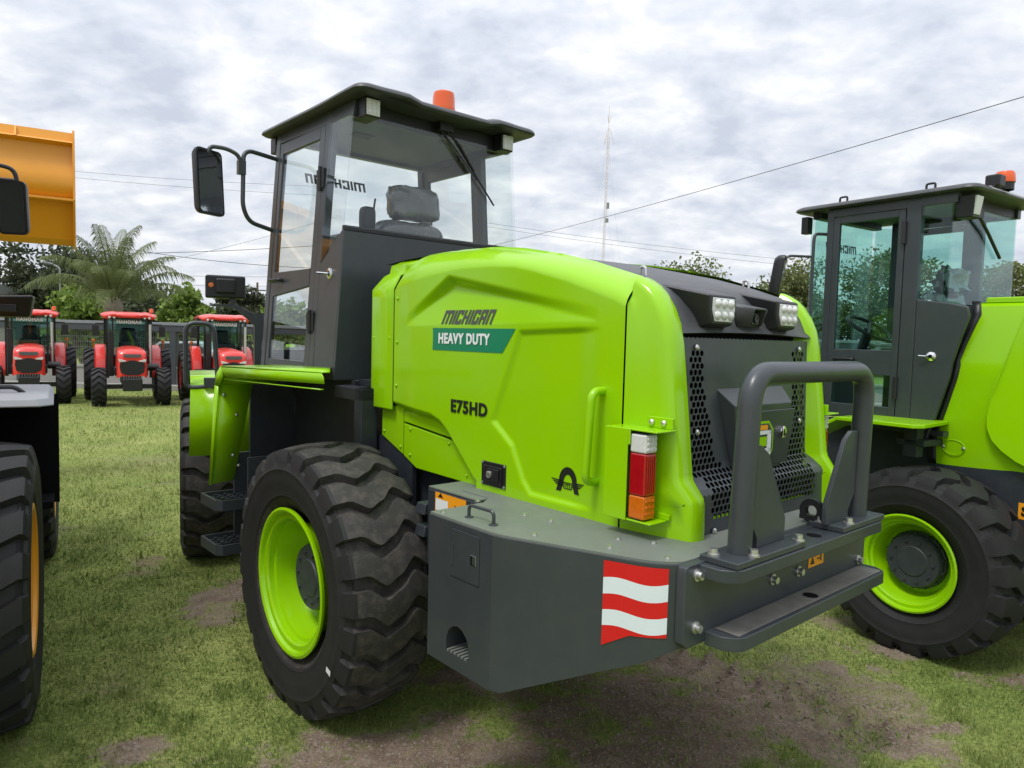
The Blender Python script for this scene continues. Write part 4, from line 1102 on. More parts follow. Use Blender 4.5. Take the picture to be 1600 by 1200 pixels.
# mirror on tube bracket
b = MB()
b.tube(fillet([(-.585,1.43,2.945),(-.80,1.40,2.962),(-.845,1.38,2.93),(-.850,1.38,2.60),(-.80,1.40,2.515),(-.62,1.43,2.480)], .06, 6), .014, 12)
b.tube(fillet([(-.865,1.38,2.80),(-.868,1.38,2.915),(-.95,1.38,2.945),(-1.04,1.40,2.945),(-1.06,1.40,2.90)], .04, 6), .013, 12)
b.box(-.882,-.835,1.362,1.398,2.80,2.885)
mb_ = b.build('mirror_bracket', 'gray', WL)
def mirror_head(parent, c, w, h, yaw, name='mirror_head', tilt=0.0):
    R3 = Matrix.Rotation(yaw, 4, 'Z') @ Matrix.Rotation(tilt, 4, 'X')
    def rr_(w_, h_, r):
        pts = []
        for (sx_, sz_, a0) in ((1,-1,-90),(1,1,0),(-1,1,90),(-1,-1,180)):
            for k in range(5):
                a = rad(a0+90*k/4); pts.append((sx_*(w_-r)+r*math.cos(a), sz_*(h_-r)+r*math.sin(a)))
        return pts
    lo = [(rr_(w*.5,h*.5,.03), 0.0), (rr_(w*.5,h*.5,.03), .02), (rr_(w*.47,h*.485,.04), .045), (rr_(w*.38,h*.43,.05), .065)]
    b = MB(); n = 20; vs = []
    for l, d in lo:
        for (x, z) in l: vs.append(Vector(c) + (R3 @ Vector((x, d, z))))
    fs = [(i*n+j, i*n+(j+1) % n, (i+1)*n+(j+1) % n, (i+1)*n+j) for i in range(3) for j in range(n)] + [tuple(range(n-1,-1,-1)), tuple(3*n+j for j in range(n))]
    b.add(vs, fs); o = b.build(name, 'black', parent, angle=40)
    b = MB(); pts = rr_(w*.5-.012, h*.5-.014, .022); b.add([Vector(c)+(R3 @ Vector((x, -.002-.0*x, z))) for (x, z) in pts], [tuple(range(n-1,-1,-1))]); b.build('mirror_glass', 'mirror', o)
    return o
mirror_head(mb_, (-1.045,1.385,2.725), .20, .40, rad(24), tilt=rad(-4))

# ---- rear fender and step
for sd_ in (-1, 1):
    sg = (lambda x: x) if sd_ < 0 else (lambda x: 2*XC-x)
    def sheet(name, quads, m, th=.005, bevel=0, parent=WL, pivot=None):
        b = MB()
        for q in quads: b.add([(sg(p[0]), p[1], p[2]) for p in q], [tuple(range(len(q))) if sd_ < 0 else tuple(range(len(q)-1,-1,-1))])
        o = b.build(name, m, parent, angle=40); s_ = o.modifiers.new('s', 'SOLIDIFY'); s_.thickness = th; s_.offset = 0
        return o
    fd = sheet('rear_fender', [[(-1.075,1.09,1.575),(-1.085,1.09,1.60),(-1.08,-.185,1.632),(-1.08,-.205,1.615),(-1.075,-.205,1.585),(-1.075,1.05,1.545)],
                               [(-1.08,1.10,1.607),(-1.08,-.18,1.636),(-1.04,-.19,1.637),(-.70,.47,1.624),(-.70,1.10,1.611)],
                               [(-1.08,1.10,1.607),(-.70,1.10,1.611),(-.70,1.16,1.57),(-1.085,1.16,1.565)],
                               [(-1.085,1.16,1.565),(-.70,1.16,1.57),(-.70,1.185,1.49),(-1.088,1.185,1.49)],
                               [(-1.088,1.185,1.49),(-.86,1.185,1.49),(-.945,1.262,.885),(-1.098,1.262,.872)],
                               [(-1.088,1.185,1.49),(-1.098,1.262,.872),(-1.094,1.235,.872),(-1.078,1.150,1.48)],
                               [(-1.088,1.185,1.49),(-1.078,1.150,1.48),(-1.070,1.090,1.55),(-1.085,1.10,1.602),(-1.085,1.16,1.565)]], 'lime')
    fd['label'] = 'bent lime sheet fender over the rear tyre'
    sheet('fender_stay', [[(-1.07,-.15,1.555),(-1.07,1.08,1.530),(-1.05,1.08,1.530),(-1.05,-.15,1.555)]], 'lime', parent=fd)
    sm2 = MB().lathe([(0,.011),(-.004,.010),(-.007,.005),(-.007,.0002)], axis='y', n=8).mesh('fender_bolt', 'steel')
    for (x, y, z) in ((-1.04,1.172,1.43),(-.97,1.212,1.05),(-.95,1.205,1.30),(-.93,1.225,.98)): inst(sm2, 'fender_bolt', fd, (sg(x), y, z))
    # inner dark splash wall
    b = MB(); xa, xb = sorted((sg(-.585), sg(-.56))); b.prism([(1.30,.62),(1.30,1.553),(.40,1.553),(.40,1.3),(-.2,1.25),(-.2,.95),(.5,.80)], 'x', xa, xb); b.build('splash_wall', 'navy', WL)
    b = MB(); xa, xb = sorted((sg(-.87), sg(-.58))); b.box(xa, xb, 1.19,1.21,.80,1.52); b.build('splash_guard', 'navy', WL)
    b = MB(); xa, xb = sorted((sg(-.70), sg(-.60))); b.box(xa, xb, .12,.20,1.0,1.53); b.box(xa,xb,.12,.42,1.46,1.53); b.build('bracket', 'navy', WL, bevel=.006)
    # two-rung ladder hung between the wheels
    ld = None
    for z in (.805, .535):
        b = MB(); xo, xi = -1.115, -.80
        def bar(x0, x1, y0, y1, z0, z1):
            a_, c_ = sorted((sg(x0), sg(x1))); b.box(a_, c_, y0, y1, z0, z1)
        bar(xo, xo+.014, 1.10, 1.36, z-.062, z); bar(xo+.014, xi, 1.36-.012, 1.36, z-.062, z); bar(xo+.03, xi, 1.06, 1.074, z-.062, z); 
        b.add([(sg(xo), 1.10, z-.062),(sg(xo+.03),1.06,z-.062),(sg(xo+.03),1.06,z),(sg(xo),1.10,z),(sg(xo+.014),1.108,z-.062),(sg(xo+.04),1.074,z-.062),(sg(xo+.04),1.074,z),(sg(xo+.014),1.108,z)], [(0,1,2,3),(5,4,7,6),(3,2,6,7),(0,4,5,1)])
        for y in (1.15,1.205,1.26):
            for k in range(10): bar(xo+.02+k*.029, xo+.040+k*.029, y, y+.012, z-.03, z+(0 if k % 2 else -.008))
            bar(xo+.014, xi, y, y+.012, z-.05, z-.012)
        o = b.build('ladder_step', 'gray', WL if ld is None else ld, bevel=0)
        if ld is None:
            ld = o
    b = MB(); a_, c_ = sorted((sg(-.93), sg(-.80))); b.box(a_, c_, 1.075,1.09,.47,1.05); b.box(a_, c_, 1.30,1.315,.47,1.05); b.build('ladder_rail', 'gray', WL, bevel=.003)
    b = MB(); a_, c_ = sorted((sg(-.85), sg(-.55))); b.box(a_, c_, 1.09,1.30,.62,.80); b.build('ladder_mount', 'navy', WL, bevel=.01)
    sg = (lambda x: x) if sd_ < 0 else (lambda x: -x)
    # front fender
    ff_ = sheet('front_fender', [[(-1.12,.60,.90),(-.66,.60,.90),(-.66,.59,1.40),(-1.11,.59,1.40)], [(-1.11,.59,1.40),(-.66,.59,1.40),(-.66,.66,1.452),(-1.11,.66,1.448)], [(-1.11,.66,1.448),(-.66,.66,1.452),(-.66,1.9,1.46),(-1.11,1.9,1.455)]], 'lime', pivot=0); front(ff_)
    ff_['label'] = 'lime sheet fender behind the front tyre'
    b = MB(); b.tube(fillet([(sg(-.925),.60,1.44),(sg(-.955),.60,1.865),(sg(-1.14),.60,1.865),(sg(-1.14),.60,1.40),(sg(-1.05),.60,1.40),(sg(-.87),.60,1.425)], .07, 6), .0165, 12); a_, c_ = sorted((sg(-1.02), sg(-.80))); b.box(a_, c_, .575,.66,1.40,1.47); front(b.build('grab_rail', 'gray', WL, angle=45))
    b = MB(); a_, c_ = sorted((sg(-1.003), sg(-.716))); b.box(a_, c_, .90,1.0,2.065,2.24)
    b.prism([(sg(-.93),2.10),(sg(-.79),2.10),(sg(-.79),2.215),(sg(-.93),2.215)] if sd_ < 0 else [(sg(-.93),2.10),(sg(-.93),2.215),(sg(-.79),2.215),(sg(-.79),2.10)], 'y', .872,.902)
    hlm = b.build('front_lamp_box', 'black', WL, bevel=.016); front(hlm); hlm['label'] = 'black lamp box with amber marker on a bracket'
    b = MB(); b.lathe([(.885,.0003),(.885,.015),(.89,.019),(.9,.02)], c=(sg(-.962),0,2.16), axis='y', n=16); b.build('amber_marker', 'amber', hlm)
    b = MB(); b.prism([(sg(p[0]), p[1]) for p in ((-.95,2.0),(-.95,2.02),(-.78,2.02),(-.62,1.94),(-.58,1.945),(-.58,1.83),(-.63,1.84),(-.70,1.91),(-.78,1.98),(-.86,2.0))], 'y', .92,.96); b.tube([(sg(-.82),.94,2.0),(sg(-.80),.94,2.08)], .022, 10); front(b.build('lamp_bracket', 'gray', WL, bevel=.003))
    b = MB(); a_, c_ = sorted((sg(-.65), sg(-.56))); b.box(a_, c_, .88,1.0,1.4,1.96); front(b.build('lamp_post', 'gray', WL))
# ------------------------------------------------------------------ compact lime loader on the right
CL = thing('compact_loader', 'smaller lime loader with tinted cab glass standing at the right edge of the photo', 'wheel loader', (2.353, 4.198, 0), rad(34.5))
CLC = 0.80                                      # its centreline
def cm(x): return 2*CLC - x
for (x, y, r) in ((.19,0,False),(1.41,0,True),(.19,2.25,False),(1.41,2.25,True)):
    wheel(CL, (x, y, SM_AX+.004), r, T_SM, R_SM, H_SM)
def cside(poly, x0, x1, name, m, parent=CL, bevel=0.0, label=None):
    n = len(poly); area = sum(poly[i][0]*poly[(i+1) % n][1]-poly[(i+1) % n][0]*poly[i][1] for i in range(n))
    if area < 0: poly = poly[::-1]
    return MB().prism(poly, 'x', min(x0, x1), max(x0, x1)).build(name, m, parent, bevel=bevel, label=label)
for side in (0, 1):
    X = (lambda x: x) if side == 0 else cm
    rc = lambda y0, y1, z0, z1: [(y0,z0),(y1,z0),(y1,z1),(y0,z1)]
    cside(rc(.70,.745,1.30,2.75), X(.35), X(.40), 'front_pillar', 'gray', bevel=.005)
    cside(rc(.145,.232,1.28,2.75), X(.35), X(.40), 'door_post', 'gray', bevel=.005)
    cside([(.745,2.705),(.745,2.76),(-.05,2.77),(-.05,2.70)], X(.352), X(.40), 'roof_rail', 'gray', bevel=.004)
    cside([(.146,2.128),(-.045,2.098),(-.135,2.075),(-.15,2.02),(-.115,1.90),(-.075,1.74),(-.065,1.65),(-.015,1.45),(.040,1.25),(.040,1.20),(.146,1.20)], X(.353), X(.385), 'quarter_panel', 'gray', bevel=.008)
    cside([(.144,2.13),(.144,2.70),(-.022,2.70),(-.022,2.103)], X(.357), X(.361), 'quarter_window', 'glassgreen')
    cside([(.744,1.45),(.744,2.72),(.86,2.74),(.90,1.50)], X(.40), X(.404), 'corner_window', 'glassgreen')
    d = cside(rc(.655,.697,1.335,2.70), X(.347), X(.375), 'cab_door', 'gray', bevel=.004)
    cside(rc(.235,.275,1.335,2.70), X(.347), X(.375), 'door_stile', 'gray', d, bevel=.004)
    for (z0, z1) in ((1.335,1.43),(1.635,1.80),(2.655,2.70)): cside(rc(.275,.655,z0,z1), X(.347), X(.375), 'door_rail', 'gray', d, bevel=.004)
    cside(rc(.27,.66,1.795,2.66), X(.356), X(.361), 'upper_pane', 'glassgreen', d)
    cside(rc(.27,.66,1.425,1.64), X(.356), X(.361), 'lower_pane', 'glassgreen', d)
    xx = X(.345); s_ = -1 if side == 0 else 1
    b = MB(); b.tube(fillet([(xx,.64,1.735),(xx+s_*.022,.64,1.735),(xx+s_*.022,.51,1.735),(xx,.51,1.735)], .012, 4), .010, 8); b.build('door_handle', 'black', d)
    for z in (2.55,1.56):
        b = MB(); b.tube([(xx+s_*.006,.235,z-.07),(xx+s_*.006,.235,z+.07)], .014, 10); b.build('hinge', 'black', d)
    b = MB(); b.lathe([(0,.03),(s_*.006,.028),(s_*.014,.012)], c=(X(.353),.04,1.77), axis='x', n=16); b.tube([(X(.353),.05,1.77),(X(.353)+s_*.025,.06,1.77),(X(.353)+s_*.03,.10,1.772)], .006, 8); b.build('door_striker', 'chrome', CL)
    # hood flank
    zs = [1.10,1.14,1.25,1.45,1.65,1.72,1.75,1.85,1.95,2.03,2.08,2.105]
    fy = [.024,.024,.03,-.025,-.075,-.085,-.080,-.105,-.135,-.16,-.150,-.135]
    fx = [.44,.437,.430,.425,.420,.420,.424,.436,.450,.462,.474,.50]
    P = []
    for i in range(31):
        t = i/30; P.append([(X(x+.02*t*t), y*(1-t)+(-1.45)*t, z-(.10*max(0,t-.3) if z > 1.8 else 0)) for (z, y, x) in zip(zs, fy, fx)])
    b = MB(); b.grid(P if side == 0 else [r[::-1] for r in P]); hd = b.build('hood_side', 'lime', CL, angle=24, label='creased lime hood flank')
    b = MB(); b.grid([[ (X(x+.006), y+.035, z) for (z, y, x) in zip(zs, fy, fx)], [(X(x+.006), y-.01, z) for (z, y, x) in zip(zs, fy, fx)]]); ed_ = b.build('hood_edge_seal', 'black', CL); ed_.modifiers.new('s', 'SOLIDIFY').thickness = .012
    lob = [(-.385,2.03),(-.345,1.86),(-.29,1.64),(-.262,1.52),(-.248,1.42),(-.252,1.36),(-.28,1.29),(-.33,1.235),(-.40,1.185),(-.48,1.15),(-.62,1.13),(-1.4,1.13),(-1.42,1.98)]
    ins = [(y-.02 if i < 9 else y, z) for i, (y, z) in enumerate(lob)]
    b = MB(); xa, xo = .400, .386
    n = len(lob); lean = lambda z: .06*max(0, (z-1.70)/.33)
    b.add([(X(.425+lean(z)), y, z) for (y, z) in lob] + [(X(xa+lean(z)), y, z) for (y, z) in lob] + [(X(xo+lean(z)), y-.012, z) for (y, z) in lob], [(i,(i+1)%n,n+(i+1)%n,n+i) if side == 0 else (n+i,n+(i+1)%n,(i+1)%n,i) for i in range(n)] + [(n+i,n+(i+1)%n,2*n+(i+1)%n,2*n+i) if side == 0 else (2*n+i,2*n+(i+1)%n,n+(i+1)%n,n+i) for i in range(n)])
    # split face at the crease height
    up_ = [2*n+i for i, q in enumerate(lob) if q[1] >= 1.64 or False]; 
    b.f.append(tuple(2*n+i for i in (range(n) if side == 0 else range(n-1,-1,-1))))
    b.build('hood_rear_door', 'lime', CL, angle=30, label='round cornered lime rear hood door')
    b = MB(); b.tube([(X(.428)-(.0), -.02+.0-.06*math.cos(t)-.06, 1.215+.045*math.sin(t)) for t in np.linspace(0, 2*math.pi, 33)], .0025, 6, cap=False); hp = b.build('hatch_outline', 'lime', CL)
    for y in (-.025,-.135): inst(sm2, 'hatch_screw', hp, (X(.427), y, 1.215), (0, 0, rad(-90 if side == 0 else 90)))
    # fender plate
    b = MB(); b.add([(X(p[0]), p[1], p[2]) for p in ((-.02,.40,1.348),(.42,.40,1.348),(.42,-.05,1.352),(.04,-.09,1.350),(-.02,-.05,1.348),(-.02,.40,1.372),(.42,.40,1.372),(.42,-.05,1.376),(.04,-.09,1.374),(-.02,-.05,1.372))], [(0,1,2,3,4),(9,8,7,6,5),(0,5,6,1),(1,6,7,2),(2,7,8,3),(3,8,9,4),(4,9,5,0)]); fp = b.build('fender_plate', 'lime', CL, bevel=.005)
    b = MB(); b.add([(X(p[0]), p[1], p[2]) for p in ((-.02,.40,1.372),(.30,.40,1.372),(.30,.62,1.24),(-.02,.62,1.24),(-.02,.40,1.345),(.30,.40,1.345),(.30,.62,1.215),(-.02,.62,1.215))], [(0,1,2,3),(7,6,5,4),(0,4,5,1),(1,5,6,2),(2,6,7,3),(3,7,4,0)]); b.build('fender_flap', 'lime', fp, bevel=.005)
    b = MB(); a_, c_ = sorted((X(.20), X(.28))); b.box(a_, c_, .02,.10,1.15,1.345); a_, c_ = sorted((X(.20), X(.55))); b.box(a_, c_, -.02,.14,1.22,1.26); b.build('fender_stay', 'navy', CL, bevel=.005)
    cside([(.80,.70),(.80,1.30),(.15,1.30),(.02,1.14),(-1.5,1.09),(-1.5,.72),(-.3,.66)], X(.44), X(.48), 'side_frame', 'navy', bevel=.005)
b = MB(); b.lathe([(0,.016),(-.006,.015),(-.009,.008),(-.009,.0003)], c=(.44,-.20,.985), axis='x', n=12); b.build('frame_bolt', 'steel', CL)
b = MB(); b.add([(.4375,-.425,.85),(.4375,-.62,.85),(.4375,-.62,.945),(.4375,-.425,.945)], [(0,1,2,3)]); ws = b.build('warning_sign', 'warn', CL, label='orange lettered plate on the dark frame')
text('lettering', 'S', 'ink', ws, (.4365,-.44,.868), (0,-1,0), (0,0,1), .045, .06, bold=.05)
b = MB(); b.box(.46,cm(.46),-.06,-.03,1.25,2.09); b.box(.36,cm(.36),-.05,.74,1.28,1.31); b.build('cab_floor', 'gray', CL)
b = MB(); b.box(.36,cm(.36),-.03,-.024,2.10,2.705); b.build('rear_window', 'glassgreen', CL)
b = MB(); b.box(.40,cm(.40),.885,.891,1.50,2.73); b.build('windscreen', 'glassgreen', CL)
b = MB(); b.box(.38,cm(.38),-.035,.03,2.70,2.78); b.box(.40,cm(.40),.82,.88,2.72,2.77); b.build('roof_header', 'black', CL)
b = MB(); b.box(.40,cm(.40),.0,.84,2.762,2.772); b.build('headliner', 'headliner', CL)
crf = roof(CL, CLC, .505, -.17, .98, 2.775, 'roofgray', bump=False)
for y in (.08,.62):
    b = MB(); b.tube(fillet([(.36,y,2.80),(.36,y,2.838),(.36,y+.05,2.838),(.36,y+.05,2.80)], .012, 3), .007, 8); b.build('roof_eye', 'black', crf)
b = MB(); b.box(.37,.43,.90,.95,2.62,2.74); b.build('front_lamp', 'black', CL, bevel=.004)
b = MB(); b.hexa([(.38,-.12,2.61),(.50,-.12,2.61),(.50,-.03,2.61),(.38,-.03,2.61),(.37,-.13,2.74),(.50,-.13,2.74),(.50,-.03,2.74),(.37,-.03,2.74)]); rl = b.build('rear_lamp', 'black', CL, bevel=.006)
b = MB(); b.hexa([(.385,-.128,2.625),(.46,-.128,2.625),(.46,-.122,2.625),(.385,-.122,2.625),(.378,-.142,2.735),(.465,-.142,2.735),(.465,-.130,2.735),(.378,-.130,2.735)]); b.build('lamp_lens', 'lampface', rl, bevel=.003)
b = MB(); b.tube([(.50,-.15,2.785),(cm(.50),-.15,2.785)], .018, 10); b.build('roof_bar', 'steel', CL)
b = MB(); b.box(.53,.62,-.19,-.11,2.80,2.875); b.build('bar_camera', 'black', CL, bevel=.012)
b = MB(); b.lathe([(2.80,.05),(2.845,.05),(2.845,.001)], c=(.70,-.15,0), axis='z', n=20); bcn = b.build('beacon', 'black', CL)
b = MB(); b.lathe([(2.845,.055),(2.855,.056),(2.895,.052),(2.912,.045),(2.914,.001)], c=(.70,-.15,0), axis='z', n=24); b.build('beacon_lens', 'orange', bcn)
b = MB(); b.box(.56,.66,-.07,-.035,2.64,2.69); b.tube([(.60,-.06,2.66),(.78,-.05,2.56),(.98,-.045,2.42)], .010, 8); b.build('wiper', 'black', CL)
cst_ = pad(.80,.20,2.02,.22,.07,.17,'seat_backrest','plasticwrap',CL,.03); pad(.80,.155,2.26,.15,.05,.085,'headrest','plasticwrap',cst_,.05); pad(.80,.36,1.78,.23,.22,.07,'seat_cushion','plasticwrap',cst_,.02)
b = MB(); pts = [(.80+.17*math.cos(t), .66+.13*math.sin(t), 1.955+.085*math.sin(t)) for t in np.linspace(0, 2*math.pi, 33)]
b.tube(pts, .013, 8, cap=False); b.tube([pts[3], pts[19]], .010, 6); b.tube([(.80,.66,1.955),(.80,.76,1.6),(.80,.80,1.32)], .035, 10); b.build('steering_wheel', 'black', CL)
b = MB(); b.box(.55,1.05,.74,.88,1.31,1.80); b.build('dashboard', 'interior', CL, bevel=.02)
b = MB(); b.tube([(1.25,.70,2.72),(1.25,.70,1.35)], .02, 8); b.build('inner_rail', 'black', CL)
block_text('lettering', 'MICHIGAN', 'inkgray', CL, (1.0,.8925,2.52), (-1,0,0), (0,0,1), .40, .06, slant=.2, label='dark MICHIGAN lettering on the tinted windscreen, seen reversed')
b = MB(); b.tube(fillet([(.38,.76,2.60),(.30,.80,2.60),(.29,.80,2.55),(.29,.80,1.60)], .03, 4), .011, 10); b.tube(fillet([(.30,.80,2.44),(.12,.88,2.44),(.10,.90,2.38)], .03, 4), .009, 10); mb2 = b.build('mirror_bracket', 'gray', CL)
mirror_head(mb2, (.10,.90,2.29), .14, .30, rad(28), tilt=rad(8))
b = MB(); b.box(.50,cm(.50),-1.40,-.12,1.12,1.98); b.build('hood_dark_filler', 'void', CL)  # dark filler box, as in the large loader's hood
b = MB(); P = [[(x, y, 2.103-.10*max(0,(-.135-y)/1.3-.3)+.012*(1-((x-CLC)/.32)**2)) for x in np.linspace(.49, cm(.49), 9)] for y in np.linspace(-.135,-1.45,12)]; b.grid(P); b.build('hood_top', 'lime', CL)
b = MB(); b.box(.50,.86,-.42,-.17,2.09,2.135); b.build('hood_vent_box', 'lime', CL, bevel=.01)
b = MB(); b.box(.52,1.05,-.70,-.44,2.06,2.112); b.build('hood_vent', 'black', CL, bevel=.01)
for y in (0, 2.25):
    b = MB(); b.tube([(.35,y,SM_AX),(1.25,y,SM_AX)], .10, 16); b.build('axle', 'navy', CL)
b = MB(); b.box(.62,.98,.7,2.6,.5,1.1); b.build('front_frame', 'navy', CL, bevel=.01)
b = MB(); b.box(.44,cm(.44),-1.75,-1.40,.65,1.25); b.build('counterweight', 'gray', CL, bevel=.03)
b = MB(); b.box(.46,1.14,-1.47,-1.40,1.25,1.95); b.build('rear_grille', 'gray', CL, bevel=.02)

# body is a touch longer than first laid out
def stretch(o):
    for c in o.children:
        if c.name.startswith('wheel') or c.name.startswith('axle'): continue
        if c.type == 'MESH':
            if c.data.users == 1:
                for v_ in c.data.vertices: v_.co.y = v_.co.y*1.06 + 0.045
            else: c.location.y = c.location.y*1.06 + 0.045
        stretch(c)
stretch(CL)
# ------------------------------------------------------------------ yellow loader on the left
YH = rad(30.8)
YL = thing('yellow_loader', 'yellow wheel loader at the left edge with its bucket raised high', 'wheel loader', (-2.237, 3.334, 0), YH)
for (x, y, r) in ((-.208,0,True),(-.208,2.75,True),(-2.0,0,False),(-2.0,2.75,False)):
    wheel(YL, (x, y, BIG_AX), r, T_BIG2, R_BIGY, H_BIG)
b = MB(); b.prism([(.96,.78),(.99,1.42),(1.0,1.42),(.97,.78)], 'x', -.62,.085); b.box(-.62,.06,.70,.96,.80,.84); b.box(-.62,-.58,-.1,.98,.78,1.42); b.build('fender_apron', 'void', YL, bevel=.003)  # apron coloured near-black, the deep shade under the fender put into its colour
b = MB(); b.add([(-.75,.16,1.42),(.03,.16,1.42),(.088,.24,1.42),(.06,1.28,1.42),(-.75,1.28,1.42),(-.75,.18,1.462),(.01,.18,1.462),(.06,.26,1.458),(.03,1.26,1.458),(-.75,1.26,1.465)], [(4,3,2,1,0),(5,6,7,8,9),(0,1,6,5),(1,2,7,6),(2,3,8,7),(3,4,9,8),(4,0,5,9)]); b.build('fender_top', mat('light_gray_plastic', (.30,.31,.34), .5, var=.1), YL, bevel=.01)
b = MB(); b.tube(fillet([(-.30,.6,1.46),(-.28,.6,1.49),(-.10,.6,1.49),(-.06,.6,1.455)], .03, 4), .012, 8); b.build('fender_handle', 'black', YL)
b = MB(); b.box(-1.75,-.55,-1.2,1.5,.6,1.25); b.build('rear_frame', 'navy', YL, bevel=.02)
b = MB(); b.prism([(-1.9,1.1),(-1.9,1.8),(-1.5,2.05),(.2,2.1),(.2,1.1)], 'x', -1.7,-.62); b.build('hood', 'yellow', YL, bevel=.03)
b = MB(); b.box(-1.75,-.50,1.4,3.6,.55,1.2); b.build('front_frame', 'yellow', YL, bevel=.02)
for y in (0, 2.75):
    b = MB(); b.tube([(-1.8,y,BIG_AX),(-.4,y,BIG_AX)], .13, 16); b.build('axle', 'navy', YL)
for (x0, x1, y0, y1) in ((-.62,-.56,.45,.52),(-.62,-.56,1.38,1.45),(-1.76,-1.70,.45,.52),(-1.76,-1.70,1.38,1.45)):
    b = MB(); b.box(x0, x1, y0, y1, 1.5, 3.05); b.build('cab_pillar', 'gray', YL, bevel=.005)
b = MB(); b.box(-1.75,-.57,.44,.47,1.5,2.95); b.build('cab_rear_wall', 'navy', YL)  # unseen dark wall added for the mirror to reflect
b = MB(); b.box(-1.76,-.56,.45,1.45,1.4,1.52); b.build('cab_floor', 'gray', YL)
roof(YL, -1.16, .68, .30, 1.60, 3.08, 'roofgray', bump=False)
b = MB(); b.tube(fillet([(-.60,1.44,2.80),(-.30,1.44,2.80),(-.14,1.44,2.775),(-.125,1.44,2.68)], .06, 5), .013, 10); b.tube([(-.60,1.44,2.70),(-.135,1.44,2.705)], .011, 8); mb3 = b.build('mirror_bracket', 'black', YL)
mirror_head(mb3, (-.155,1.42,2.535), .165, .325, rad(-20), tilt=rad(5))
# black fender horn seen over the front wheel
b = MB(); b.hexa([(-.75,3.10,1.875),(-.16,3.12,1.885),(-.16,3.32,1.885),(-.75,3.32,1.875),(-.75,3.05,2.03),(-.13,3.06,2.065),(-.13,3.36,2.065),(-.75,3.36,2.03)]); fh = b.build('front_lamp_guard', 'black', YL, bevel=.02)
b = MB(); b.box(-.70,-.25,3.075,3.09,1.92,1.985); b.build('guard_groove', 'black', fh, bevel=.006)
b = MB(); b.tube([(-.5,3.25,1.9),(-.55,3.2,1.2)], .03, 10); b.build('lamp_post', 'black', YL)
for x in (-1.55,-.85):
    b = MB(); b.prism([(2.2,1.5),(2.0,1.75),(4.2,3.25),(5.0,3.35),(5.0,3.15),(4.3,3.0)], 'x', x, x+.09); b.build('lift_arm', 'yellow', YL, bevel=.01)
# bucket: ledges, curved back and sloping floor with end plates
out = [(5.62,3.97),(5.55,3.95),(5.50,3.845)]
back = [(5.62,3.965),(5.53,3.955),(5.50,3.85),(5.455,3.845),(5.44,3.83),(5.52,3.80),(5.535,3.70),(5.50,3.60),(5.455,3.48),(5.445,3.36),(5.47,3.27),(5.50,3.235),(5.43,3.225),(5.43,3.20),(5.56,3.19),(5.72,2.80),(5.80,2.74),(6.35,3.05),(6.35,3.07),(5.84,2.79),(5.62,3.22),(5.52,3.40),(5.58,3.62),(5.66,3.90)]
back = [(y-.02, z) for (y, z) in back]
area = sum(back[i][0]*back[(i+1) % len(back)][1]-back[(i+1) % len(back)][0]*back[i][1] for i in range(len(back)))
if area < 0: back = back[::-1]
b = MB(); b.prism(back, 'x', -2.46,.13); bk = b.build('bucket', 'yellow', YL, angle=30, label='large amber yellow bucket raised in the air')
for x in (-2.48,.13):
    ep = [(5.40,3.21),(5.42,3.40),(5.42,3.83),(5.47,3.98),(5.66,4.0),(6.36,3.10),(6.34,3.03),(5.78,2.70),(5.68,2.72)]
    ar = sum(ep[i][0]*ep[(i+1) % len(ep)][1]-ep[(i+1) % len(ep)][0]*ep[i][1] for i in range(len(ep)))
    b = MB(); b.prism(ep if ar > 0 else ep[::-1], 'x', x, x+.022); b.build('bucket_end_plate', 'yellow', bk, bevel=.004)
for x in (-.86,-.40,-1.9):
    b = MB(); b.prism([(5.40,3.83),(5.47,3.83),(5.53,3.95),(5.50,3.95)], 'x', x, x+.02); b.build('bucket_rib', 'yellow', bk)
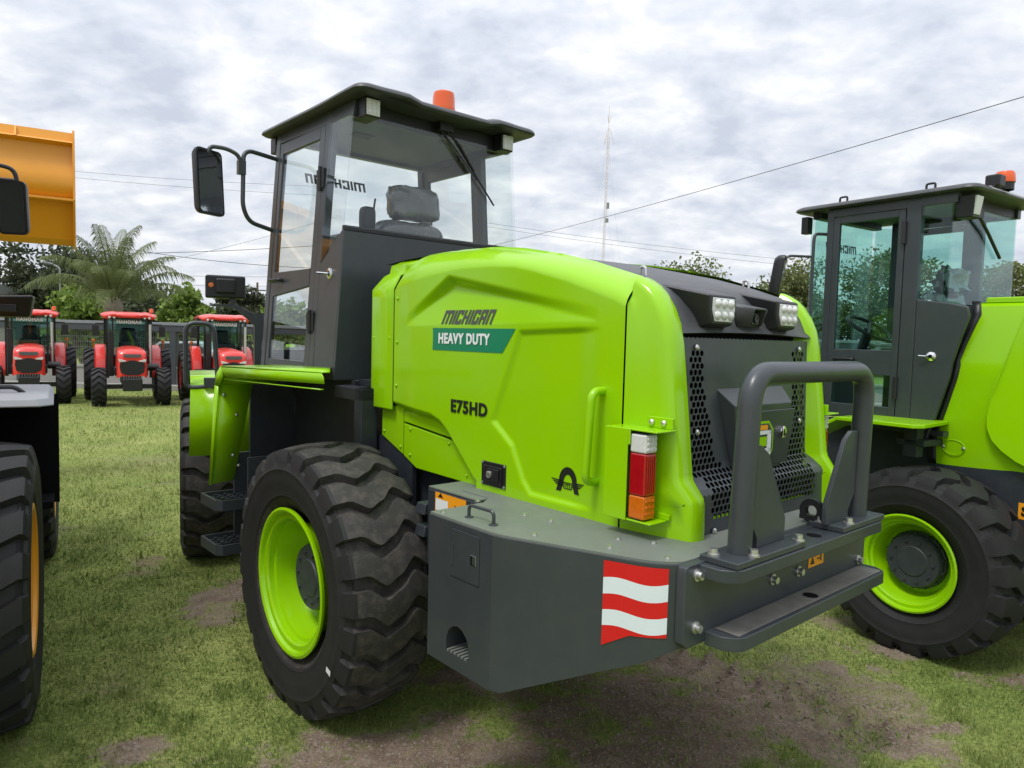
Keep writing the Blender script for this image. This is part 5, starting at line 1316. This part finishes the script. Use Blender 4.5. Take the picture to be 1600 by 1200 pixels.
# ------------------------------------------------------------------ red tractors
def chev_tyre(R, half, rim_r, nlug, axle): return tyre_mesh(R, half, half*.93, rim_r, nlug, wv_chev, .035, axle, 'rubber2', .52)
TF = chev_tyre(.455, .155, .23, 18, .445); TR_ = chev_tyre(.66, .19, .38, 20, .65)
RF = rim_mesh(.235, -.13, .10, 'red'); RR_ = rim_mesh(.385, -.16, .14, 'red')
def tractor():
    t = thing('tractor', '', 'tractor')
    for s_ in (-1, 1):
        wheel(t, (s_*.67, -1.15, .445), s_ > 0, TF, RF, None); wheel(t, (s_*.78, .75, .65), s_ > 0, TR_, RR_, None)
    b = MB(); b.box(-.60,.60,-1.22,-1.08,.40,.50); b.box(-.18,.18,-1.5,.8,.45,.80); b.build('axle_and_chassis', 'black', t, bevel=.01)
    # hood with rounded nose
    P = []
    for (y, w, zt, zb, k) in ((-1.66,.22,1.18,.72,0),(-1.645,.27,1.25,.69,0),(-1.60,.305,1.31,.68,0),(-1.5,.315,1.345,.68,0),(-1.2,.315,1.37,.72,0),(-.8,.315,1.385,.80,0),(-.35,.315,1.395,.85,0)):
        row = []
        for a in np.linspace(-1, 1, 17):
            ax = abs(a)
            if ax > .62: x = w*(1-.06*(1-(ax-.62)/.38)); z = zb + (zt-.10-zb)*(1-(ax-.62)/.38)
            else: x = w*(.94)*math.sin(ax/.62*math.pi/2); z = zt-.10+.10*math.cos(ax/.62*math.pi/2)
            row.append((math.copysign(x, a) if a else 0, y, z))
        P.append(row)
    b = MB(); b.grid(P); b.f.append(tuple(range(17))); hd = b.build('hood', 'red', t, angle=50)
    b = MB(); b.prism([(-.235,.80),(-.26,.93),(-.25,1.03),(-.14,1.045),(-.05,1.085),(.05,1.085),(.14,1.045),(.25,1.03),(.26,.93),(.235,.80),(.12,.745),(-.12,.745)][::-1], 'y', -1.675,-1.655); b.build('front_grille', 'black', t, bevel=.006)
    b = MB(); b.prism([(-.19,1.17),(-.17,1.225),(.17,1.225),(.19,1.17),(.12,1.145),(-.12,1.145)], 'y', -1.672,-1.60); b.build('nose_vent', 'interior', t, bevel=.004)
    for s_ in (-1, 1):
        b = MB(); b.prism([(s_*.13,1.055),(s_*.265,1.045),(s_*.285,1.105),(s_*.25,1.11),(s_*.13,1.075)][::-s_], 'y', -1.69,-1.64); b.build('headlight', 'lampface', t, bevel=.003)
        b = MB(); b.box(s_*.36-.02,s_*.36+.02,-.36,-.30,.9,2.06); b.build('front_pillar', 'black', t)
        b = MB(); b.box(s_*.47-.03,s_*.47+.03,-.30,-.22,.6,2.06); b.build('cab_pillar', 'black', t)
        b = MB(); b.box(s_*.50-.03,s_*.50+.03,.95,1.02,.9,2.06); b.build('rear_pillar', 'black', t)
        P = [[(s_*x, .75+r*math.cos(a), .65+r*math.sin(a)) for (x, r) in ((.50,.72),(.52,.735),(.70,.735),(.73,.70))] for a in np.linspace(rad(30), rad(185), 14)]
        b = MB(); b.grid(P if s_ > 0 else [q[::-1] for q in P]); f_ = b.build('rear_fender', 'red', t, angle=30); f_.modifiers.new('s','SOLIDIFY').thickness = .02
        b = MB(); b.lathe([(0,.04),(-.05,.04),(-.06,.03),(-.06,.001)], c=(s_*.76,-.02,1.50), axis='y', n=12); b.tube([(s_*.76,-.02,1.30),(s_*.76,-.02,1.48)], .012, 6); b.build('marker_lamp', 'amber', t)
        b = MB(); b.box(s_*.72-.07,s_*.72+.07,-.34,-.30,1.62,1.87); b.tube([(s_*.5,-.3,1.92),(s_*.72,-.32,1.92),(s_*.72,-.32,1.85)], .012, 6); b.build('mirror', 'black', t, bevel=.015)
        for k in (.33,.43):
            b = MB(); b.lathe([(-.50,.001),(-.50,.028),(-.46,.034),(-.40,.03)], c=(s_*k,0,2.075), axis='y', n=14); b.build('roof_lamp', 'lampface', t)
    b = MB(); b.box(-.47,.47,-.33,-.322,1.35,2.05); b.build('windscreen', 'glassgreen', t)
    b = MB(); b.box(-.48,.48,1.0,1.008,1.30,2.05); b.build('rear_window', 'glassgreen', t)
    b = MB(); b.box(-.50,.50,-.36,1.02,2.04,2.10); b.build('roof_frame', 'black', t)
    P = []
    for (y, w, z) in ((-.52,.50,2.10),(-.50,.56,2.16),(-.40,.60,2.20),(-.1,.62,2.235),(.6,.62,2.235),(1.0,.60,2.20),(1.15,.55,2.12)):
        P.append([(w*a, y+(.05*abs(a)**3 if y < 0 else 0), z - .075*abs(a)**4 - (.018 if abs(a) < .45 and y < 0 else 0)) for a in np.linspace(-1, 1, 19)] )
    b = MB(); b.grid(P); rf_ = b.build('cab_roof', 'red', t, angle=50); rf_.modifiers.new('s','SOLIDIFY').thickness = .06
    b = MB(); b.lathe([(2.22,.05),(2.24,.045),(2.31,.042),(2.32,.001)], c=(.50,-.1,0), axis='z', n=14); b.build('beacon', 'orange', t)
    text('lettering', 'HANOMAG', 'white', t, (-.27,-.336,1.93), (1,0,0), (0,0,1), .54, .082, bold=.05)
    b = MB(); b.tube([(.45,-.42,.95),(.45,-.42,1.92)], .036, 12); b.build('exhaust', 'steel', t)
    b = MB(); b.tube([(.36,-.70,.88),(.62,-.70,.88)], .085, 14); b.build('muffler', 'black', t)
    b = MB(); b.box(-.46,-.34,-.45,-.33,.65,1.75); b.build('air_stack', 'black', t, bevel=.02)
    b = MB(); b.box(-.20,.20,-1.78,-1.62,.38,.66); wf = b.build('front_weight_block', 'black', t, bevel=.02)
    for k in range(8):
        b = MB(); b.box(-.19+.05*k,-.165+.05*k,-1.76,-1.66,.655,.72); b.build('weight_slab', 'interior', wf)
    b = MB(); b.box(-.24,.24,-.30,-.20,1.15,1.50); b.build('dashboard', 'black', t, bevel=.06)
    pad(0,.45,1.55,.20,.08,.28,'seat','black',t,.0)
    b = MB(); b.tube([(-.0+.17*math.cos(a), -.10+.06*math.sin(a), 1.56+.13*math.sin(a)) for a in np.linspace(0, 2*math.pi, 25)], .012, 6, cap=False); b.build('steering_wheel', 'black', t)
    b = MB(); b.box(-.46,.46,-.30,1.0,.80,1.15); b.build('cab_body', 'black', t, bevel=.03)
    b = MB(); b.box(-.35,-.25,-1.2,-.4,.70,.9); b.box(.25,.35,-1.2,-.4,.70,.9); b.build('side_step', 'black', t, bevel=.02)
    return t
t0 = tractor()
TL_ = ['red tractor facing us at the far left, partly behind the grey fender', 'middle red tractor of the row, in full view below the palm', 'red tractor half hidden behind the lime fender and grab rail']
FDIR = Vector((math.sin(rad(40)), -math.cos(rad(40)), 0))
for k, (x, y, rz) in enumerate(((-11.25,16.75,32.5),(-8.98,16.95,30.5),(-6.80,17.35,29.5))):
    o = t0 if k == 0 else copy_tree(t0)
    d_ = Vector((math.sin(rad(rz)), -math.cos(rad(rz)), 0))
    o.location = Vector((x, y, 0)) - d_*1.15; o.rotation_euler = (0, 0, rad(rz))
    o['label'] = TL_[k]; o['category'] = 'tractor'; o['group'] = 'red tractors parked in a row by the fence'

# ------------------------------------------------------------------ fence and low wall behind the tractors
FY = 21.6
wall = MB(); wall.box(-26, 12, FY+.05, FY+.25, -.1, .62); w_ = wall.build('low_wall', 'concrete', None, bevel=.01); tag(w_, 'low grey concrete wall under the dark fence', 'wall')
b = MB(); b.box(-26, 12, FY+.02, FY+.28, .62, .70); b.build('wall_coping', 'concrete', w_, bevel=.01)
b = MB(); b.box(-26, 12, FY-.35, FY+.045, -.05, .16); kb = b.build('kerb', 'concrete', None, bevel=.02); kb['kind'] = 'structure'
fn = thing('fence', 'dark metal fence with a thick top beam and wire mesh behind the tractors', 'fence', (0, FY, 0))
b = MB(); b.box(-26, 12, .02, .22, 1.74, 1.93); b.build('top_beam', 'fence', fn, bevel=.01)
b = MB(); b.box(-26, 12, .0, .24, 1.93, 2.02); b.build('beam_cap', mat('beam_cap', (.22,.23,.25), .5), fn, bevel=.01)
for x in np.arange(-24.0, 12, 4.6):
    b = MB(); b.box(x-.09, x+.09, -.02, .0, 0, 1.74); b.box(x-.09, x+.09, .0, .20, .70, 1.74); b.build('post', 'fence', fn)
    b = MB(); b.box(x+.28, x+.36, .03, .11, .70, 1.74); b.build('post', 'fence', fn)
b = MB()
for x in np.arange(-16, 4, .055): b.box(x-.003, x+.003, .10, .106, .70, 1.74)
for z in np.arange(.75, 1.74, .16): b.box(-16, 4, .107, .113, z-.004, z+.004)
b.build('wire_mesh', 'galv', fn, kind='stuff')

# ------------------------------------------------------------------ vegetation
def leaf_object(name, pts, size, m, parent, seed, droop=0.0):
    r = np.random.default_rng(seed); n = len(pts)
    a = r.normal(size=(n, 3)); a /= np.linalg.norm(a, axis=1)[:, None]
    c = r.normal(size=(n, 3)); c -= (c*a).sum(1)[:, None]*a; c /= np.linalg.norm(c, axis=1)[:, None]
    s = size*(.6+.8*r.random(n))[:, None]
    v = np.empty((n, 4, 3)); v[:, 0] = pts-a*s; v[:, 1] = pts+c*s*.5; v[:, 2] = pts+a*s; v[:, 3] = pts-c*s*.5
    m_ = bpy.data.meshes.new(name)
    m_.vertices.add(4*n); m_.vertices.foreach_set('co', v.ravel()); m_.loops.add(4*n); m_.loops.foreach_set('vertex_index', np.arange(4*n))
    m_.polygons.add(n); m_.polygons.foreach_set('loop_start', np.arange(0, 4*n, 4)); m_.polygons.foreach_set('loop_total', np.full(n, 4)); m_.update(calc_edges=True)
    tone = np.clip(r.normal(.45, .25, n), 0, 1)
    at_ = m_.attributes.new('tone', 'FLOAT', 'POINT'); at_.data.foreach_set('value', np.repeat(tone, 4))
    m_.materials.append(M[m])
    o = bpy.data.objects.new(name, m_); COL.objects.link(o); o.parent = parent
    return o
def tree(label, loc, h, rw, m, seed, n=7000, leaf=.16, trunk=.35, low=.25, group=None, name='tree', cat='tree', rd=None):
    r = np.random.default_rng(seed)
    t = thing(name, label, cat, loc, group=group)
    rd = rd or rw
    cz = h*(low+1)/2; rh_ = h*(1-low)/2
    b = MB(); b.tube([(0,0,-.2),(r.normal(0,.1),r.normal(0,.1),h*low),(r.normal(0,.2),r.normal(0,.2),h*.7)], [trunk*.5,trunk*.36,trunk*.1], 8)
    nb = 7
    nclump = 46
    cen = r.normal(size=(nclump, 3)); cen /= np.linalg.norm(cen, axis=1)[:, None]; cen *= (r.random(nclump)**.4)[:, None]*np.array([rw*.82, rd*.82, rh_*.84]); cen[:, 2] += cz
    for k in range(nb):
        q = cen[k*5]; b.tube([(0,0,h*low*.9),(q[0]*.5,q[1]*.5,(h*low+q[2])*.5),tuple(q)], [trunk*.22,trunk*.13,.02], 6)
    b.build('trunk', 'bark', t)
    rad_ = (.16+.22*r.random(nclump))*min(rw, rh_)*1.25
    idx = r.integers(0, nclump, n)
    d = r.normal(size=(n, 3)); d /= np.linalg.norm(d, axis=1)[:, None]
    pts = cen[idx] + d*(rad_[idx]*(r.random(n)**.45))[:, None]*np.array([1.1, 1.1, .8])
    pts = pts[pts[:, 2] > h*low*.5]
    leaf_object('crown', pts, leaf, m, t, seed+1)
    return t
far = [
 (-30.5,46,7.6,3.6,'leaf_dark','dark bushy tree behind the leftmost tractor roof',.26),
 (-25.6,44,7.0,2.8,'leaf_dark','dark tree directly left of the palm crown',.24),
 (-21.8,42,5.6,2.6,'leaf_dark','dark low tree behind the palm trunk',.24),
 (-17.0,45,5.3,1.9,'leaf_dark','narrow grey green tree standing right of the palm',.22),
 (11.2,47,7.35,3.5,'leaf_mid','round olive tree above the right end of the lime hood',.24),
 (15.6,50,6.6,2.7,'leaf_mid','thin topped tree in the gap left of the tinted cab mirror',.2),
 (18.5,47,7.7,3.2,'leaf_mid','tall olive tree beside the compact loader mirror',.24),
 (23.6,45,8.4,3.6,'leaf_mid','broad tree seen through the door of the tinted cab',.24),
 (29.6,44,7.6,3.3,'leaf_mid','tree seen through the rear quarter glass of the tinted cab',.24),
 (36.0,44,8.6,3.6,'leaf_mid','tree at the right edge seen through the tinted rear window',.24),
]
for k, (x, y, h, rw, m, lb, lf) in enumerate(far): tree(lb, (x, y, -.2), h, rw, m, 100+k, n=14000 if m == 'leaf_mid' else 8500, leaf=lf*(.5 if m == 'leaf_mid' else .66), low=.12)
tree('bright green shrub between the middle and right tractor roofs', (-12.4,27.5,0), 3.7, 1.25, 'leaf_light', 201, n=3500, leaf=.13, low=.1, name='shrub', cat='shrub')
tree('light green shrub left of the palm trunk behind the fence', (-16.1,27.0,0), 3.6, 1.2, 'leaf_light', 202, n=3000, leaf=.13, low=.1, name='shrub', cat='shrub')
tree('green shrub behind the fence right of the tractors', (-8.9,28.5,0), 3.4, 1.4, 'leaf_light', 203, n=3000, leaf=.13, low=.1, name='shrub', cat='shrub')
hp_ = []
r = np.random.default_rng(77)
N_ = 26000
hx_ = r.uniform(-46, 48, N_); top = 2.6+1.6*fbm(hx_*.35+3, hx_*0+2.2, 4); hz_ = top*r.random(N_)**.7; hy_ = 52+r.normal(0, 1.2, N_)
hedge = leaf_object('hedge', np.stack([hx_, hy_, hz_], -1), .26, 'leaf_dark', None, 300); hedge['kind'] = 'stuff'; hedge['label'] = 'distant dark green hedge line along the far edge'; hedge['category'] = 'hedge'

# palm
PL = thing('palm_tree', 'palm tree with arching feathery fronds behind the middle tractor', 'palm tree', (-13.35, 24.1, 0))
b = MB(); rr2 = [(0,.30),(.6,.25),(1.4,.21),(2.0,.22),(2.5,.28),(2.85,.18)]
P = []
for (z, q) in rr2:
    pass
P = [[((q+.02*math.sin(9*a+z*7))*math.cos(a), (q+.02*math.sin(9*a+z*7))*math.sin(a), z) for a in np.linspace(0, 2*math.pi, 25)] for z in np.linspace(0, 2.85, 40) for q in [interp(z, [a_[0] for a_ in rr2], [a_[1] for a_ in rr2])*(1+.08*((z*6) % 1))]]
b.grid(P); b.build('trunk', 'palmbark', PL)
r = np.random.default_rng(9)
for k in range(25):
    az = k*2.399963+r.normal(0, .12); el = rad(88-58*(k/24)**.9+r.normal(0, 6)); Lf = r.uniform(2.3, 2.85)
    base = Vector((.12*math.cos(az), .12*math.sin(az), 2.60+.25*(1-k/24)))
    pts = []; p_ = base.copy(); a_ = el; ns = 14
    bend = rad(r.uniform(75, 110) if k > 9 else r.uniform(30, 70))
    for i in range(ns+1):
        pts.append(p_.copy()); s = i/ns
        a_i = el - bend*s**1.9
        p_ = p_ + Vector((math.cos(az)*math.cos(a_i), math.sin(az)*math.cos(a_i), math.sin(a_i)))*(Lf/ns)
    b = MB(); b.tube(pts, [.030*(1-.85*i/ns) for i in range(ns+1)], 5)
    side = Vector((-math.sin(az), math.cos(az), 0))
    for i in range(3*ns):
        s = .16+.84*i/(3*ns); f_ = s*ns; i0 = min(ns-1, int(f_)); q = pts[i0].lerp(pts[i0+1], f_-i0); tn = (pts[i0+1]-pts[i0]).normalized()
        ll = .62*math.sin(math.pi*min(1, .18+.80*s))**.6*(.85+.3*r.random())
        for sg_ in (-1, 1):
            dr = (side*sg_*.75 + tn*.62 + Vector((0,0,.12))).normalized()
            m1 = q + dr*ll*.5 + Vector((0,0,-.03)); m2_ = q + dr*ll*.85 + Vector((0,0,-.42*ll/.5*(.6+.6*r.random())))
            w_v = tn*.017
            b.add([q-w_v*.6, q+w_v*.6, m1+w_v, m2_, m1-w_v], [(0,1,2,4),(4,2,3)])
    me_ = b.mesh('frond', 'leaf_palm', 60)
    at_ = me_.attributes.new('tone', 'FLOAT', 'POINT'); at_.data.foreach_set('value', np.clip(r.normal(.45+.25*(k/33)*(r.random() > .5), .16, len(me_.vertices)), 0, 1))
    inst(me_, 'frond', PL)
# low dry fronds seen through the fence
# ------------------------------------------------------------------ masts, poles, wires, far buildings
MT = thing('radio_mast', 'tall slim red and white guyed radio mast far away against the clouds', 'mast', (18.1, 151.5, 0))
MT.rotation_euler = (0, rad(.55), 0)
b = MB(); hM = 47.0; w0 = .42
w0 = .26
cn = [(w0*math.cos(a), w0*math.sin(a)) for a in (0, 2.094, 4.189)]
for (x, y) in cn: b.tube([(x,y,0),(x,y,hM-3)], .045, 5)
k = 0; z = 0
while z < hM-4:
    for i in range(3):
        a_, c_ = cn[i], cn[(i+1) % 3]; b.tube([(a_[0],a_[1],z),(c_[0],c_[1],z+1.0)], .022, 4); b.tube([(c_[0],c_[1],z+1.0),(a_[0],a_[1],z+2.0)], .022, 4)
    z += 2.0
b.build('lattice', 'masthaze', MT)
b = MB(); b.tube([(0,0,hM-3),(0,0,hM+3)], .05, 5)
for a in (0, 2.094, 4.189):
    b.tube([(.2*math.cos(a),.2*math.sin(a),hM-1.5),(1.3*math.cos(a),1.3*math.sin(a),hM-4.6)], .06, 5)
    b.tube([(0,0,hM-.5),(.5*math.cos(a),.5*math.sin(a),hM+1.0)], .05, 5)
b.build('antenna_head', 'masthaze', MT)
b = MB(); b.tube([(.5,-.3,hM*.62),(.5,-.3,hM*.62+1.2)], .3, 8); b.tube([(.4,-.3,hM*.56),(.4,-.3,hM*.56+.8)], .35, 8); b.build('dish', 'galv', MT)
b = MB()
for a in (.4, 2.5, 4.6):
    for zz, q in ((hM-4, 9), (hM*.66, 8), (hM*.33, 7)): b.tube([(0,0,zz),(q*math.cos(a)*.8,q*math.sin(a)*.8,0)], .008, 4)
b.build('guy_wires', 'galv', MT)
def wire(label, p0, p1, sag, r0, name='overhead_wire'):
    b = MB(); pts = [Vector(p0).lerp(Vector(p1), t)-Vector((0,0,sag*4*t*(1-t))) for t in np.linspace(0, 1, 25)]
    b.tube(pts, r0, 5); o = b.build(name, 'wire', None); tag(o, label, 'wire', 'overhead wires'); return o
wire('single black cable rising to the upper right corner of the sky', (-7.0,60.0,8.2), (13.6,13.6,7.9), .35, .011)
px = lambda x_, y_, d: Vector((0,0,EYE)) + (fw + rt*((x_-800)/F_PX) - up*((y_-600)/F_PX))*d
for lb, a, c, d, r0 in (('upper thin wire of the pair above the palm, left sky', (-60,250),(520,292),60,.012), ('second thin wire of the pair above the palm, left sky',(-60,258),(520,306),60,.012),
    ('dark wire passing behind the raised bucket edge and palm top',(-60,394),(520,382),45,.018), ('dark wire sloping down to the right behind the cab door',(150,380),(520,420),45,.018),
    ('faint low wire above the tractor roofs',(-60,415),(520,432),55,.012), ('lowest faint wire above the tractor roofs',(-60,428),(520,447),55,.012), ('faint wire rising to the right behind the lamp box',(150,430),(520,340),60,.012),
    ('faint wire low in the sky right of the lime cab',(760,348),(1300,412),80,.016), ('second faint wire low in the sky right of the lime cab',(760,354),(1300,421),80,.016)):
    wire(lb, px(*a, d), px(*c, d), .3, r0)
UP = thing('utility_pole', 'distant thin utility pole left of the cab door', 'pole', (-21.4, 60.3, 0))
b = MB(); b.tube([(0,0,0),(0,0,5.9)], [.13,.09], 8); b.build('pole', 'bark', UP)
b = MB(); b.box(-.7,.7,-.05,.05,5.2,5.3); b.build('crossarm', 'bark', UP)
LP = thing('street_lamp', 'thin street lamp showing left of the palm crown', 'street lamp', (-25.35, 40.4, 0))
b = MB(); b.tube(fillet([(0,0,0),(0,0,5.1),(-.4,0,5.25)], .3, 5), .05, 8); b.build('pole', 'galv', LP)
b = MB(); b.tube([(-.35,0,5.24),(-.85,0,5.3)], [.10,.13], 10); b.build('lamp_head', 'fence', LP)
BD = thing('far_shed', 'pale low building with a light roof behind the leftmost tractor', 'building', (-35.2, 38, 0))
b = MB(); b.box(-4,5,0,6,0,3.6); b.build('wall', 'wall', BD)
b = MB(); b.prism([(-.4,3.6),(6.4,3.6),(3,4.5)], 'x', -4.3,5.3); b.build('roof', 'galv', BD)
BD2 = thing('far_house', 'pale flat house glimpsed through the fence mesh between tractors', 'building', (-8.6, 40, 0))
b = MB(); b.box(-5,5,0,6,0,2.5); b.build('wall', 'wall', BD2)
b = MB(); b.box(-5.2,5.2,-.3,6.2,2.5,2.7); b.build('roof', 'concrete', BD2)
for x in (-3.2,-.2,2.6):
    b = MB(); b.box(x,x+1.2,-.04,.05,.9,2.0); b.build('window', 'hub', BD2, bevel=.01)
# parked car beyond the fence
CA = thing('parked_car', 'white car parked beyond the fence, left of the grab rail', 'car', (-11.9, 26.0, 0), rad(8))
cp = [(-2.1,.35),(-2.1,.75),(-1.9,.88),(-1.1,.95),(-.55,1.38),(.75,1.42),(1.45,.98),(2.0,.9),(2.1,.7),(2.1,.35)]
b = MB(); b.prism(cp[::-1], 'y', -.82,.82); b.build('body', 'white', CA, bevel=.05)
b = MB(); b.prism([(-.95,.97),(-.5,1.32),(.68,1.35),(1.2,.99)][::-1], 'y', -.835,.835); b.build('side_windows', 'hub', CA)
for x in (-1.3,1.3):
    for y in (-.74,.74):
        b = MB(); b.lathe([(-.1,.18),(-.1,.31),(.1,.31),(.1,.18),(-.1,.18)], c=(x,y,.31), axis='y', n=20); w_ = b.build('wheel', 'rubber2', CA); b = MB(); b.lathe([(-.08,.19),(-.08,.001)], c=(x,y,.31), axis='y', n=16); b.lathe([(.08,.19),(.08,.001)], c=(x,y,.31), axis='y', n=16); b.build('rim', 'galv', w_)
